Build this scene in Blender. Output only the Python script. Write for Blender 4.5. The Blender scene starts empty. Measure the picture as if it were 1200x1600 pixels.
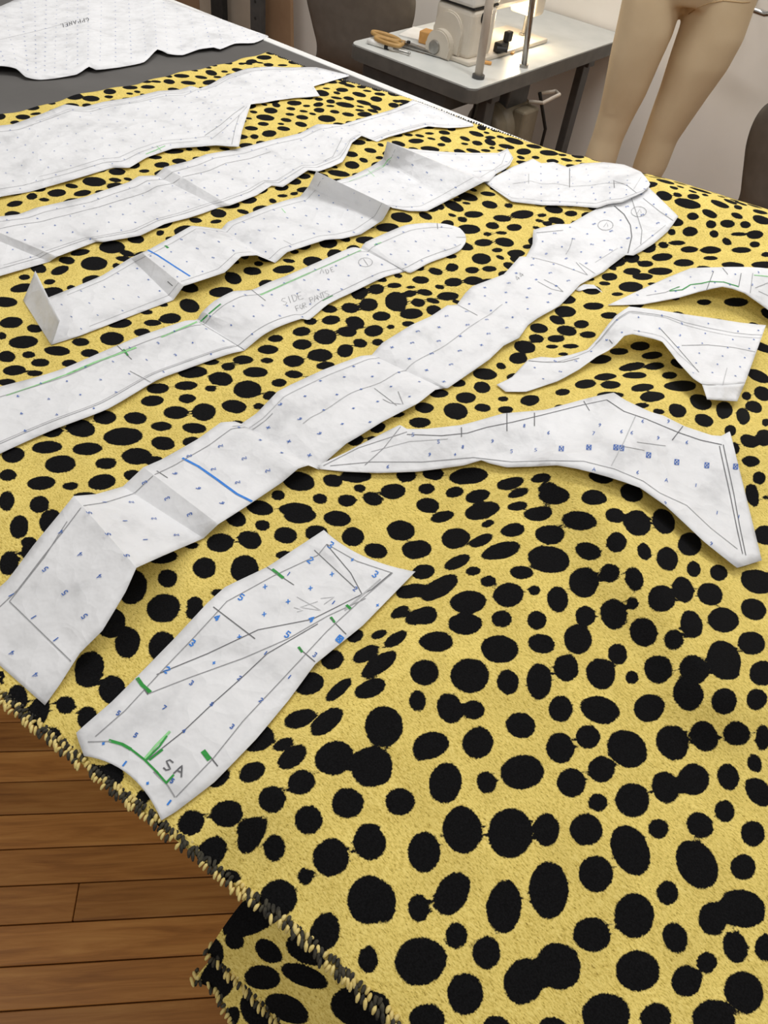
import bpy, bmesh, math, random
import numpy as np
from mathutils import Vector, Matrix, noise as mnoise
from mathutils.bvhtree import BVHTree

random.seed(7); rng = np.random.default_rng(7)
SC = bpy.context.scene
COL = SC.collection

# ------------------------------------------------------------------ camera
FPX, CAMZ = 1200.0, 1.52
ZT = 0.92                                   # cutting table top
_p, _r, _y = math.radians(46.0), math.radians(9.2), math.radians(32.4)
_f = np.array([0, math.cos(_p), -math.sin(_p)]); _u = np.array([0, math.sin(_p), math.cos(_p)]); _x = np.array([1., 0, 0])
_X = math.cos(_r)*_x + math.sin(_r)*_u; _U = -math.sin(_r)*_x + math.cos(_r)*_u
_R = np.array([[math.cos(_y), -math.sin(_y), 0], [math.sin(_y), math.cos(_y), 0], [0, 0, 1.]])
CX, CU, CF = _R @ _X, _R @ _U, _R @ _f
CAM = np.array([0, 0, CAMZ])
cd = bpy.data.cameras.new('camera'); cam = bpy.data.objects.new('camera', cd); COL.objects.link(cam)
cd.sensor_fit = 'VERTICAL'; cd.sensor_height = 36.0; cd.sensor_width = 27.0; cd.lens = FPX/1600*36
cd.clip_start = 0.02
M = Matrix.Identity(4)
for i in range(3):
    M[i][0] = CX[i]; M[i][1] = CU[i]; M[i][2] = -CF[i]; M[i][3] = CAM[i]
cam.matrix_world = M
SC.camera = cam

# ------------------------------------------------------------------ light
SC.view_settings.view_transform = 'Standard'; SC.view_settings.look = 'None'
SC.view_settings.exposure = 0.0; SC.view_settings.gamma = 1.0; SC.view_settings.use_curve_mapping = False
w = bpy.data.worlds.new('room_ambient'); SC.world = w; w.use_nodes = True
w.node_tree.nodes['Background'].inputs[0].default_value = (1.0, 0.95, 0.88, 1)
w.node_tree.nodes['Background'].inputs[1].default_value = 0.30

def area_light(name, loc, target, sx, sy, power, color):
    l = bpy.data.lights.new(name, 'AREA'); l.shape = 'RECTANGLE'; l.size = sx; l.size_y = sy
    l.energy = power; l.color = color
    o = bpy.data.objects.new(name, l); COL.objects.link(o); o.location = loc
    d = Vector(target) - Vector(loc); o.rotation_euler = d.to_track_quat('-Z', 'Y').to_euler()
    return o
area_light('ceiling_tube_or_fill', (-0.55, 1.95, 2.75), (-0.55, 1.5, 0.9), 1.3, 0.35, 25.5, (1.0, 0.985, 0.965))
area_light('ceiling_tube_or_fill', (1.05, 1.15, 2.75), (0.85, 1.0, 0.9), 0.35, 1.3, 10.5, (1.0, 0.98, 0.95))
area_light('ceiling_tube_or_fill', (-2.3, 1.5, 2.75), (-2.2, 1.4, 0.9), 1.3, 0.35, 16, (1.0, 0.985, 0.965))
area_light('ceiling_tube_or_fill', (-1.0, -1.2, 2.75), (-1.0, -0.9, 0.9), 1.3, 0.35, 16, (1.0, 0.975, 0.94))  # fill lamp added behind the camera to brighten the floor
area_light('ceiling_tube_or_fill', (-1.1, 2.75, 2.75), (-1.1, 2.75, 0.9), 1.3, 0.35, 8, (1.0, 0.975, 0.94))  # extra lamp added near the back wall, lifts wall and mannequin

# ------------------------------------------------------------------ helpers
def lin(r, g, b):
    def c(v):
        v /= 255.0
        return v/12.92 if v <= 0.04045 else ((v+0.055)/1.055)**2.4
    return (c(r), c(g), c(b), 1.0)

def ray(px, py):
    px = np.asarray(px, float)[..., None]; py = np.asarray(py, float)[..., None]
    return CF + CX*(px-600)/FPX - CU*(py-800)/FPX
def at(px, py, z):
    d = ray(px, py); return CAM + d*((z-CAMZ)/d[..., 2])[..., None]
def dep(px, py, D):
    return CAM + ray(px, py)*D
def onplane(px, py, P, n):
    d = ray(px, py); return CAM + d*((P-CAM) @ n/(d @ n))[..., None]

def tag(o, label=None, cat=None, group=None, kind=None):
    if label: o['label'] = label
    if cat: o['category'] = cat
    if group: o['group'] = group
    if kind: o['kind'] = kind
    return o
def thing(name, label, cat, loc=(0, 0, 0), group=None, rz=0.0):
    o = bpy.data.objects.new(name, None); COL.objects.link(o); o.location = loc; o.rotation_euler = (0, 0, rz)
    o.empty_display_size = 0.05
    return tag(o, label, cat, group)
def link(name, me, mat=None, parent=None, smooth=False):
    if mat is not None:
        for m in (mat if isinstance(mat, (list, tuple)) else [mat]): me.materials.append(m)
    if smooth: me.polygons.foreach_set('use_smooth', [True]*len(me.polygons))
    o = bpy.data.objects.new(name, me); COL.objects.link(o)
    if parent is not None: o.parent = parent
    return o
class MB:
    """collects simple shapes into one mesh"""
    def __init__(s): s.bm = bmesh.new()
    def box(s, c, d, rot=None, bevel=0.0, seg=2):
        mt = Matrix.Translation(c)
        if rot is not None: mt = mt @ rot.to_4x4()
        r = bmesh.ops.create_cube(s.bm, size=1.0, matrix=mt @ Matrix.Diagonal((d[0], d[1], d[2], 1)))
        if bevel > 0:
            es = list({e for v in r['verts'] for e in v.link_edges})
            bmesh.ops.bevel(s.bm, geom=es, offset=bevel, segments=seg, affect='EDGES', profile=0.5)
        return s
    def cyl(s, p, q, r1, r2=None, seg=20, caps=True):
        p, q = Vector(p), Vector(q); r2 = r1 if r2 is None else r2
        d = q-p; mt = Matrix.Translation((p+q)/2) @ d.to_track_quat('Z', 'Y').to_matrix().to_4x4()
        bmesh.ops.create_cone(s.bm, cap_ends=caps, segments=seg, radius1=r1, radius2=r2, depth=d.length, matrix=mt)
        return s
    def sph(s, c, r, sc=(1, 1, 1), rot=None, u=20, v=12):
        mt = Matrix.Translation(c)
        if rot is not None: mt = mt @ rot.to_4x4()
        bmesh.ops.create_uvsphere(s.bm, u_segments=u, v_segments=v, radius=r, matrix=mt @ Matrix.Diagonal((sc[0], sc[1], sc[2], 1)))
        return s
    def tube(s, pts, r, seg=10, closed=False):
        pts = [Vector(p) for p in pts]; n = len(pts); rings = []
        rr = r if isinstance(r, (list, tuple)) else [r]*n
        prev = None
        for i, p in enumerate(pts):
            a = pts[(i-1) % n] if (closed or i > 0) else p; b = pts[(i+1) % n] if (closed or i < n-1) else p
            t = (b-a).normalized()
            up = prev if prev is not None else (Vector((0, 0, 1)) if abs(t.z) < 0.9 else Vector((1, 0, 0)))
            sd = t.cross(up).normalized(); up = sd.cross(t).normalized(); prev = up
            rings.append([s.bm.verts.new(p + (sd*math.cos(k*2*math.pi/seg) + up*math.sin(k*2*math.pi/seg))*rr[i]) for k in range(seg)])
        for i in range(n if closed else n-1):
            A, B = rings[i], rings[(i+1) % n]
            for k in range(seg): s.bm.faces.new((A[k], A[(k+1) % seg], B[(k+1) % seg], B[k]))
        if not closed:
            s.bm.faces.new(list(reversed(rings[0]))); s.bm.faces.new(rings[-1])
        return s
    def prism(s, poly, z0, z1, bevel=0.0):
        a = [s.bm.verts.new((x, y, z0)) for x, y in poly]; b = [s.bm.verts.new((x, y, z1)) for x, y in poly]; n = len(poly)
        f = [s.bm.faces.new(list(reversed(a))), s.bm.faces.new(b)]
        for i in range(n): f.append(s.bm.faces.new((a[i], a[(i+1) % n], b[(i+1) % n], b[i])))
        if bevel > 0:
            es = list({e for v in a+b for e in v.link_edges if len(e.link_faces) == 2 and (abs(e.verts[0].co.z-e.verts[1].co.z) < 1e-6)})
            bmesh.ops.bevel(s.bm, geom=es, offset=bevel, segments=2, affect='EDGES', profile=0.5)
        return s
    def build(s, name, mat, parent=None, smooth=False, loc=None):
        bmesh.ops.recalc_face_normals(s.bm, faces=s.bm.faces)
        me = bpy.data.meshes.new(name); s.bm.to_mesh(me); s.bm.free()
        o = link(name, me, mat, parent, smooth)
        if loc is not None: o.location = loc
        return o

# ------------------------------------------------------------------ materials
def new_mat(name, color, rough=0.6, metal=0.0, spec=None):
    m = bpy.data.materials.new(name); m.use_nodes = True
    b = m.node_tree.nodes['Principled BSDF']
    b.inputs['Base Color'].default_value = color; b.inputs['Roughness'].default_value = rough; b.inputs['Metallic'].default_value = metal
    if spec is not None: b.inputs['Specular IOR Level'].default_value = spec
    return m
class NT:
    def __init__(s, m): s.t = m.node_tree; s.n = s.t.nodes; s.l = s.t.links; s.b = s.n['Principled BSDF']
    def add(s, typ, **kw):
        nd = s.n.new(typ)
        for k, v in kw.items():
            if k.startswith('i_'):
                key = k[2:]; nd.inputs[int(key) if key.isdigit() else key.replace('_', ' ')].default_value = v
            else: setattr(nd, k, v)
        return nd
    def c(s, a, ao, b, bi): s.l.new(a.outputs[ao], b.inputs[bi])
    def ramp(s, src, out, stops):
        r = s.n.new('ShaderNodeValToRGB'); e = r.color_ramp.elements
        e[0].position, e[0].color = stops[0]; e[1].position, e[1].color = stops[-1]
        for p, c in stops[1:-1]: q = e.new(p); q.color = c
        s.c(src, out, r, 'Fac'); return r
def noisy(name, c1, c2, scale, rough=0.6, bump=0.0, bscale=None, metal=0.0, detail=4.0, lo=0.35, hi=0.65, spec=None):
    m = new_mat(name, c1, rough, metal, spec); t = NT(m)
    tc = t.add('ShaderNodeTexCoord'); n = t.add('ShaderNodeTexNoise', i_Scale=scale, i_Detail=detail)
    t.c(tc, 'Object', n, 'Vector'); r = t.ramp(n, 'Fac', [(lo, c1), (hi, c2)]); t.c(r, 'Color', t.b, 'Base Color')
    if bump > 0:
        n2 = t.add('ShaderNodeTexNoise', i_Scale=bscale or scale*3, i_Detail=5.0); t.c(tc, 'Object', n2, 'Vector')
        bp = t.add('ShaderNodeBump', i_Strength=bump, i_Distance=0.002); t.c(n2, 'Fac', bp, 'Height'); t.c(bp, 'Normal', t.b, 'Normal')
    return m

def fabric_material():
    m = new_mat('cheetah_wool', lin(226, 194, 92), 0.95, spec=0.15); t = NT(m)
    at_ = t.add('ShaderNodeAttribute', attribute_name='dot_dist')         # mm outside (+) / inside (-) a printed spot
    tc = t.add('ShaderNodeTexCoord')
    n1 = t.add('ShaderNodeTexNoise', i_Scale=95.0, i_Detail=2.0); t.c(tc, 'Object', n1, 'Vector')
    n2 = t.add('ShaderNodeTexNoise', i_Scale=700.0, i_Detail=2.0, i_Roughness=0.7); t.c(tc, 'Object', n2, 'Vector')
    a = t.add('ShaderNodeMath', operation='MULTIPLY_ADD', i_1=2.6, i_2=-1.3); t.c(n1, 'Fac', a, 0)
    b = t.add('ShaderNodeMath', operation='MULTIPLY_ADD', i_1=3.0, i_2=-1.5); t.c(n2, 'Fac', b, 0)
    s1 = t.add('ShaderNodeMath', operation='ADD'); t.c(a, 0, s1, 0); t.c(b, 0, s1, 1)
    s2 = t.add('ShaderNodeMath', operation='ADD'); t.c(at_, 'Fac', s2, 0); t.c(s1, 0, s2, 1)
    mr = t.add('ShaderNodeMapRange', i_1=-0.4, i_2=0.5); t.c(s2, 0, mr, 'Value')
    # woven ground: diagonal twill flecks
    mp = t.add('ShaderNodeMapping'); mp.inputs['Rotation'].default_value = (0, 0, 0.9); mp.inputs['Scale'].default_value = (1.0, 2.6, 1.0)
    t.c(tc, 'Object', mp, 'Vector')
    n3 = t.add('ShaderNodeTexNoise', i_Scale=330.0, i_Detail=3.0, i_Roughness=0.8); t.c(mp, 'Vector', n3, 'Vector')
    n4 = t.add('ShaderNodeTexNoise', i_Scale=26.0, i_Detail=2.0); t.c(tc, 'Object', n4, 'Vector')
    r3 = t.ramp(n3, 'Fac', [(0.30, lin(138, 114, 48)), (0.41, lin(217, 192, 100)), (0.56, lin(243, 220, 128)), (0.8, lin(250, 233, 156))])
    r4 = t.ramp(n4, 'Fac', [(0.3, (0.86, 0.85, 0.82, 1)), (0.7, (1, 1, 1, 1))])
    mul = t.add('ShaderNodeMix', data_type='RGBA', blend_type='MULTIPLY'); mul.inputs[0].default_value = 1.0
    t.c(r3, 'Color', mul, 6); t.c(r4, 'Color', mul, 7)
    rb = t.ramp(n2, 'Fac', [(0.35, lin(5, 5, 6)), (0.75, lin(22, 22, 24))])
    mix = t.add('ShaderNodeMix', data_type='RGBA'); t.c(mr, 'Result', mix, 0); t.c(rb, 'Color', mix, 6); t.c(mul, 2, mix, 7)
    t.c(mix, 2, t.b, 'Base Color')
    bp = t.add('ShaderNodeBump', i_Strength=0.55, i_Distance=0.0012); t.c(n3, 'Fac', bp, 'Height'); t.c(bp, 'Normal', t.b, 'Normal')
    return m
def paper_material():
    m = new_mat('dotted_pattern_paper', lin(236, 237, 238), 0.55, spec=0.35); t = NT(m)
    tc = t.add('ShaderNodeTexCoord')
    n = t.add('ShaderNodeTexNoise', i_Scale=16.0, i_Detail=5.0, i_Roughness=0.6); t.c(tc, 'Object', n, 'Vector')
    r = t.ramp(n, 'Fac', [(0.3, lin(206, 207, 210)), (0.46, lin(226, 227, 230)), (0.7, lin(234, 235, 238))]); t.c(r, 'Color', t.b, 'Base Color')
    v = t.add('ShaderNodeTexVoronoi', i_Scale=34.0, feature='F1'); v.inputs['Randomness'].default_value = 1.0
    dn = t.add('ShaderNodeTexNoise', i_Scale=9.0, i_Detail=3.0); t.c(tc, 'Object', dn, 'Vector')
    mx = t.add('ShaderNodeMix', data_type='VECTOR'); mx.inputs[0].default_value = 0.12
    t.c(tc, 'Object', mx, 4); t.c(dn, 'Color', mx, 5); t.c(mx, 1, v, 'Vector')
    n2 = t.add('ShaderNodeTexNoise', i_Scale=40.0, i_Detail=3.0); t.c(tc, 'Object', n2, 'Vector')
    ad = t.add('ShaderNodeMath', operation='ADD'); t.c(v, 'Distance', ad, 0); t.c(n2, 'Fac', ad, 1)
    bp = t.add('ShaderNodeBump', i_Strength=0.45, i_Distance=0.006); t.c(ad, 0, bp, 'Height'); t.c(bp, 'Normal', t.b, 'Normal')
    return m
def wood_material():
    m = new_mat('oak_floor', lin(150, 98, 50), 0.38); t = NT(m)
    tc = t.add('ShaderNodeTexCoord'); oi = t.add('ShaderNodeObjectInfo')
    mp = t.add('ShaderNodeMapping'); mp.inputs['Scale'].default_value = (1.6, 22.0, 4.0); t.c(tc, 'Object', mp, 'Vector')
    off = t.add('ShaderNodeVectorMath', operation='SCALE'); t.c(oi, 'Location', off, 0); off.inputs['Scale'].default_value = 7.0
    ad = t.add('ShaderNodeVectorMath', operation='ADD'); t.c(mp, 'Vector', ad, 0); t.c(off, 'Vector', ad, 1)
    n = t.add('ShaderNodeTexNoise', i_Scale=3.0, i_Detail=6.0, i_Roughness=0.6, i_Distortion=0.6); t.c(ad, 'Vector', n, 'Vector')
    r = t.ramp(n, 'Fac', [(0.25, lin(140, 88, 40)), (0.5, lin(182, 122, 60)), (0.75, lin(206, 148, 80))])
    hs = t.add('ShaderNodeHueSaturation'); t.c(r, 'Color', hs, 'Color')
    mr = t.add('ShaderNodeMapRange', i_3=0.82, i_4=1.14); t.c(oi, 'Random', mr, 'Value'); t.c(mr, 'Result', hs, 'Value')
    t.c(hs, 'Color', t.b, 'Base Color')
    bp = t.add('ShaderNodeBump', i_Strength=0.15, i_Distance=0.002); t.c(n, 'Fac', bp, 'Height'); t.c(bp, 'Normal', t.b, 'Normal')
    return m
FAB, PAPER, WOOD = fabric_material(), paper_material(), wood_material()
MAT_MAT = noisy('dark_cutting_mat', lin(84, 82, 80), lin(92, 90, 88), 9, 0.55, 0.1)
WHITE_EDGE = noisy('white_laminate', lin(228, 228, 226), lin(238, 238, 236), 20, 0.4)
STEEL = noisy('painted_steel', lin(66, 66, 66), lin(76, 75, 74), 30, 0.45)
WALL = noisy('painted_wall', lin(228, 222, 213), lin(234, 228, 220), 4, 0.85, 0.15, 120)
LAMIN = noisy('grey_laminate', lin(196, 198, 194), lin(206, 207, 203), 14, 0.35)
EDGE_G = noisy('grey_table_edge', lin(88, 86, 82), lin(100, 97, 92), 24, 0.5)
SHELL = noisy('grey_plastic', lin(106, 101, 94), lin(114, 109, 102), 30, 0.5, 0.08, 400)
CANVAS = noisy('cream_canvas', lin(212, 189, 153), lin(222, 201, 166), 7, 0.9, 0.25, 900)
CANVAS_SEAM = noisy('canvas_seam', lin(176, 148, 106), lin(190, 160, 116), 60, 0.9)
CHROME = new_mat('chrome', lin(205, 205, 205), 0.16, 1.0)
DULL = noisy('worn_steel', lin(160, 158, 154), lin(180, 178, 174), 60, 0.32, metal=1.0)
MACH = noisy('machine_enamel', lin(204, 195, 180), lin(212, 204, 190), 12, 0.35)
MACH2 = noisy('machine_cover', lin(214, 212, 206), lin(224, 222, 216), 12, 0.35)
BEIGE = noisy('beige_paint', lin(206, 196, 182), lin(216, 206, 192), 30, 0.4)
BLACK = noisy('black_rubber', lin(22, 22, 22), lin(34, 33, 32), 60, 0.6)
MOTOR = noisy('motor_enamel', lin(116, 106, 88), lin(134, 124, 104), 20, 0.5)
CARD = noisy('brown_cardboard', lin(142, 112, 84), lin(156, 126, 96), 8, 0.85)
CARD2 = noisy('beige_board', lin(176, 164, 148), lin(188, 176, 160), 8, 0.8)
TAN = noisy('tan_handle', lin(166, 128, 72), lin(186, 148, 90), 30, 0.45)
ORANGE = noisy('orange_wood', lin(206, 150, 82), lin(222, 168, 98), 30, 0.6)
WHITEP = noisy('white_plastic', lin(232, 230, 224), lin(240, 238, 234), 30, 0.35)
def ink(name, c): return noisy(name, lin(*c), lin(*[min(255, v+14) for v in c]), 300, 0.7)
PENCIL, PENCIL_D = ink('pencil', (140, 141, 144)), ink('dark_pencil', (92, 93, 97))
PENCIL_L = ink('light_pencil', (176, 177, 180))
GREEN, GREEN_L, BLUE, NAVY = ink('green_marker', (34, 140, 52)), ink('light_green_marker', (140, 205, 140)), ink('blue_marker', (42, 122, 212)), ink('blue_print', (44, 92, 172))
THREAD_Y, THREAD_K = noisy('yellow_thread', lin(206, 184, 110), lin(226, 206, 136), 200, 0.9), noisy('black_thread', lin(30, 29, 26), lin(70, 66, 52), 200, 0.9)
SHARPIE = ink('black_ink', (40, 40, 44))
INK_JUKI = ink('blue_badge', (52, 104, 196))

# ------------------------------------------------------------------ cloth height
def plan(pts): return at(np.array([p[0] for p in pts]), np.array([p[1] for p in pts]), ZT)[:, :2]
def seg_dist(X, Y, poly):
    """distance, side (+ = left of travel) and end overshoot to a polyline"""
    best = np.full(X.shape, 1e9); side = np.zeros(X.shape); over = np.zeros(X.shape)
    n = len(poly)
    for i in range(n-1):
        a, b = poly[i], poly[i+1]; d = b-a; L = np.hypot(*d); d = d/L
        t = (X-a[0])*d[0] + (Y-a[1])*d[1]; tc = np.clip(t, 0, L)
        px, py = a[0]+d[0]*tc, a[1]+d[1]*tc
        dd = np.hypot(X-px, Y-py); c = d[0]*(Y-a[1]) - d[1]*(X-a[0])
        ov = np.zeros(X.shape)
        if i == 0: ov = np.where(t < 0, -t, ov)
        if i == n-2: ov = np.where(t > L, t-L, ov)
        m = dd < best
        best = np.where(m, dd, best); side = np.where(m, 0.5+0.5*np.tanh(c/0.025), side); over = np.where(m, ov, over)
    return best, side, over
def sstep(t):
    t = np.clip(t, 0, 1); return t*t*(3-2*t)
R1 = plan([(480, 1275), (545, 1175), (620, 1085), (700, 990), (790, 880), (850, 800)])
R2 = plan([(720, 690), (850, 672), (980, 660), (1120, 700), (1230, 760)])
R3 = plan([(872, 775), (930, 860), (990, 945), (1060, 1040), (1100, 1110)])
R4 = plan([(1020, 345), (1120, 378), (1280, 425), (1500, 500)])
R5 = plan([(1010, 500), (1100, 470), (1230, 470)])
EDGE_NEAR = at(np.array([-260, 0, 330, 600, 900]), np.array([880, 1090, 1357, 1600, 1880]), ZT-0.003)[:, :2]
_o = np.argsort(EDGE_NEAR[:, 0]); ENX, ENY = EDGE_NEAR[_o, 0], EDGE_NEAR[_o, 1]
def ynear(x): return np.interp(x, ENX, ENY)
def hf(X, Y):
    X = np.asarray(X, float); Y = np.asarray(Y, float)
    d, s, o = seg_dist(X, Y, R1)
    h = 0.029*(s*sstep(1-d/0.08) + (1-s)*np.exp(-(d/0.24)**2))
    d, s, o = seg_dist(X, Y, R2); h = h + 0.026*np.exp(-(d/0.085)**2)
    d, s, o = seg_dist(X, Y, R3); h = h + 0.023*((1-s)*sstep(1-d/0.065) + s*np.exp(-(d/0.12)**2))*np.exp(-(o/0.06)**2)
    d, s, o = seg_dist(X, Y, R4); h = h + 0.058*np.exp(-(d/0.15)**2)
    d, s, o = seg_dist(X, Y, R5); h = h + 0.022*np.exp(-(d/0.07)**2)
    h = h + 0.0016*np.sin(X*17+1.3*np.sin(Y*9)) * np.sin(Y*21+0.7) + 0.0016
    e = np.clip(1-(Y-ynear(X))/0.06, 0, 1)
    return h - 0.008*e*e
XMIN, XMAX = -1.455, 0.62
TH = 0.003
def top(X, Y): return np.where(X < XMIN-0.005, ZT+0.0005, ZT+TH+hf(X, Y))
def onfab(px, py, h=0.0):
    """first point of the view ray that is h above the cloth"""
    px = np.asarray(px, float); py = np.asarray(py, float); d = ray(px, py); h = np.broadcast_to(h, px.shape)
    def P(z): return CAM + d*((z-CAMZ)/d[..., 2])[..., None]
    hi = np.full(px.shape, ZT+0.16); lo = np.full(px.shape, ZT-0.02); found = np.zeros(px.shape, bool); zc = hi.copy()
    for k in range(60):
        zn = ZT+0.16-0.18*(k+1)/60; q = P(np.full(px.shape, zn)); below = zn < top(q[..., 0], q[..., 1])+h
        new = below & ~found; lo = np.where(new, zn, lo); hi = np.where(new, zn+0.18/60, hi); found |= below
    for _ in range(12):
        m = (lo+hi)/2; q = P(m); below = m < top(q[..., 0], q[..., 1])+h
        lo = np.where(below, m, lo); hi = np.where(below, hi, m)
    return P((lo+hi)/2)

# ------------------------------------------------------------------ the room
pl = at(np.array([0., 300.]), np.array([1385., 1371.]), 0.0)
pd = pl[1]-pl[0]; PANG = math.atan2(pd[1], pd[0])
fdir = np.array([math.cos(PANG), math.sin(PANG)]); fnor = np.array([-math.sin(PANG), math.cos(PANG)])
PW = 0.0645
mb = MB(); mb.box((-1.0, 1.2, -0.03), (8.0, 8.0, 0.03))
def far_floor_material():
    m = new_mat('oak_floor_far', lin(140, 90, 44), 0.4); t = NT(m)
    tc = t.add('ShaderNodeTexCoord'); mp = t.add('ShaderNodeMapping'); mp.inputs['Rotation'].default_value = (0, 0, -PANG); t.c(tc, 'Object', mp, 'Vector')
    b = t.add('ShaderNodeTexBrick', i_Scale=1.0, i_Mortar_Size=0.0012, i_Brick_Width=0.9, i_Row_Height=PW)
    b.inputs['Color1'].default_value = lin(132, 82, 38); b.inputs['Color2'].default_value = lin(158, 104, 54); b.inputs['Mortar'].default_value = lin(36, 20, 10)
    t.c(mp, 'Vector', b, 'Vector'); t.c(b, 'Color', t.b, 'Base Color'); return m
floor = mb.build('floor', far_floor_material()); tag(floor, 'worn honey brown oak strip floor under the table', None, None, 'structure')
# strips that the photograph shows one by one
j0 = at(118., 1412., 0.0); s0 = (j0-pl[0])[:2] @ fdir
k0 = 0
mesh_by_len = {}
for row in range(-9, 17):
    pos = -1.15 + random.uniform(-0.5, 0)
    joints = [pos]
    while joints[-1] < 1.7: joints.append(joints[-1] + random.choice((0.55, 0.75, 0.95, 1.15)))
    joints = [q_ for q_ in joints if not (s0-0.3 < q_ < s0+0.5)]
    if row == -1:                                # the one row with the butt joint in view
        joints = [s0-1.15, s0-0.0, s0+0.95, s0+1.9]
    for a, b in zip(joints[:-1], joints[1:]):
        L = round(b-a, 3)
        if L not in mesh_by_len:
            q = MB(); q.box((0, 0, -0.0065), (L-0.0016, PW-0.0022, 0.013), bevel=0.0012, seg=1)
            bmesh.ops.recalc_face_normals(q.bm, faces=q.bm.faces)
            me = bpy.data.meshes.new('floor_plank'); q.bm.to_mesh(me); q.bm.free(); me.materials.append(WOOD); mesh_by_len[L] = me
        o = bpy.data.objects.new('floor_plank', mesh_by_len[L]); COL.objects.link(o); o.parent = floor
        c = pl[0][:2] + fdir*(a+b)/2 + fnor*((row+0.5)*PW)
        o.location = (c[0], c[1], random.uniform(-0.0008, 0.0)); o.rotation_euler = (0, 0, PANG)
WY = 3.25
mb = MB(); mb.box((-1.3, WY+0.06, 1.5), (7.4, 0.12, 3.06)); tag(mb.build('wall_back', WALL), 'plain pale wall behind the sewing table', None, None, 'structure')

# ------------------------------------------------------------------ cutting table
YE0, YE1 = 0.17, 1.552
tb = thing('cutting_table', 'large cutting table with dark grey top and white edge under the fabric', 'table', (-1.0, 0.86, 0))
def L(p, o): return (p[0]-o.location[0], p[1]-o.location[1], p[2]-o.location[2])
def place(mb, name, mat, parent, smooth=False):
    """build world-space geometry as a child of an unrotated thing"""
    o = mb.build(name, mat, parent, smooth)
    o.location = (0, 0, 0) if parent.parent is not None else [-v for v in parent.location]; return o
XT0, XT1 = -2.95, 0.72
place(MB().box(((XT0+XT1)/2, (YE0+YE1)/2, ZT-0.022), (XT1-XT0, YE1-YE0-0.05, 0.044)), 'table_top', MAT_MAT, tb)
place(MB().box(((XT0+XT1)/2, YE1-0.0125, ZT-0.0205), (XT1-XT0, 0.025, 0.045), bevel=0.003), 'edge_strip', WHITE_EDGE, tb)
place(MB().box(((XT0+XT1)/2, YE0+0.0125, ZT-0.0215), (XT1-XT0, 0.025, 0.045), bevel=0.003), 'edge_strip', WHITE_EDGE, tb)
for lx in (XT0+0.15, XT1-0.2):
    for ly in (YE0+0.35, YE1-0.12):
        place(MB().box((lx, ly, 0.438), (0.06, 0.06, 0.876), bevel=0.004), 'leg', STEEL, tb)
for ly in (YE0+0.35, YE1-0.12):
    place(MB().box(((XT0+XT1)/2, ly, 0.84), (XT1-XT0-0.4, 0.04, 0.07), bevel=0.004), 'rail', STEEL, tb)

# ------------------------------------------------------------------ spotted fabric
DOTS = []
def crop(ox, oy, s, txt):
    new = []
    for it in txt.split(';'):
        it = it.strip()
        if not it: continue
        v = [float(q) for q in it.split(',')]
        cx, cy, rx, ry = v[0]/s+ox, v[1]/s+oy, v[2]/s, v[3]/s; a = v[4] if len(v) > 4 else 0.0
        if any((cx-d[0])**2 + (cy-d[1])**2 < (0.62*max(min(rx, ry), min(d[2], d[3])))**2 for d in DOTS): continue
        new.append((cx, cy, rx, ry, a))
    DOTS.extend(new)
crop(650, 740, 2.1818, "35,52,32,20;40,108,42,28,5;180,8,70,30,-5;132,63,34,20,-10;320,35,50,22,-12;425,15,40,18,-10;630,12,45,22,10;735,65,42,32,20;845,162,38,48,-30;210,78,45,24,-15;348,67,40,16,-15;470,75,56,34;610,80,46,28,5;90,147,45,20,-15;225,127,65,30,-15;347,110,38,17,-8;415,138,52,27,-3;245,170,26,14,-20;330,192,45,25,-8;557,160,65,35,5;680,142,36,27,15;755,168,50,45,40;933,240,43,42,20;15,258,40,34;135,222,52,37,-8;222,228,45,20,-25;290,262,72,30,-15;455,210,52,35,5;452,292,75,48,10;587,265,50,33,15;685,232,38,38;778,265,24,34,-20;857,290,38,44,-20;947,325,26,30,-15;1032,338,33,30,15;1165,368,62,42,15;1190,210,40,35,10;1145,80,22,38,-25;1170,15,25,25;25,335,42,27,-10;140,302,52,22,-25;195,332,29,18,-5;80,388,75,33,-30;247,367,29,22,-5;360,337,44,25,5;570,373,52,55,-20;660,338,37,36,20;745,358,33,46,-20;405,398,23,21;315,413,55,44,-5;910,395,38,48,-20;1003,410,47,40,25;0,390,25,18;178,437,65,42,-3;168,512,62,40;483,428,38,48,-10;738,442,24,26;840,423,50,48,20;672,480,48,58,-12;1150,462,48,38,25;35,482,42,33,-15;293,495,38,33;412,500,36,35;577,485,37,38;552,563,50,55,-10;775,540,50,55,-30;940,512,38,52,-20;1048,498,56,45,10;70,572,62,38;285,598,68,50,5;427,580,50,36,10;880,565,37,40;1145,577,50,42,15;688,615,35,40,-15;1050,635,58,72,-25;30,678,52,48;183,688,70,62;313,710,40,48,-10;420,707,45,68;512,662,45,50;630,682,52,58,-20;737,695,25,28,-10;825,667,52,53;950,665,55,50,30;928,750,55,62,-25;1185,680,52,45;5,775,32,40")
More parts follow.
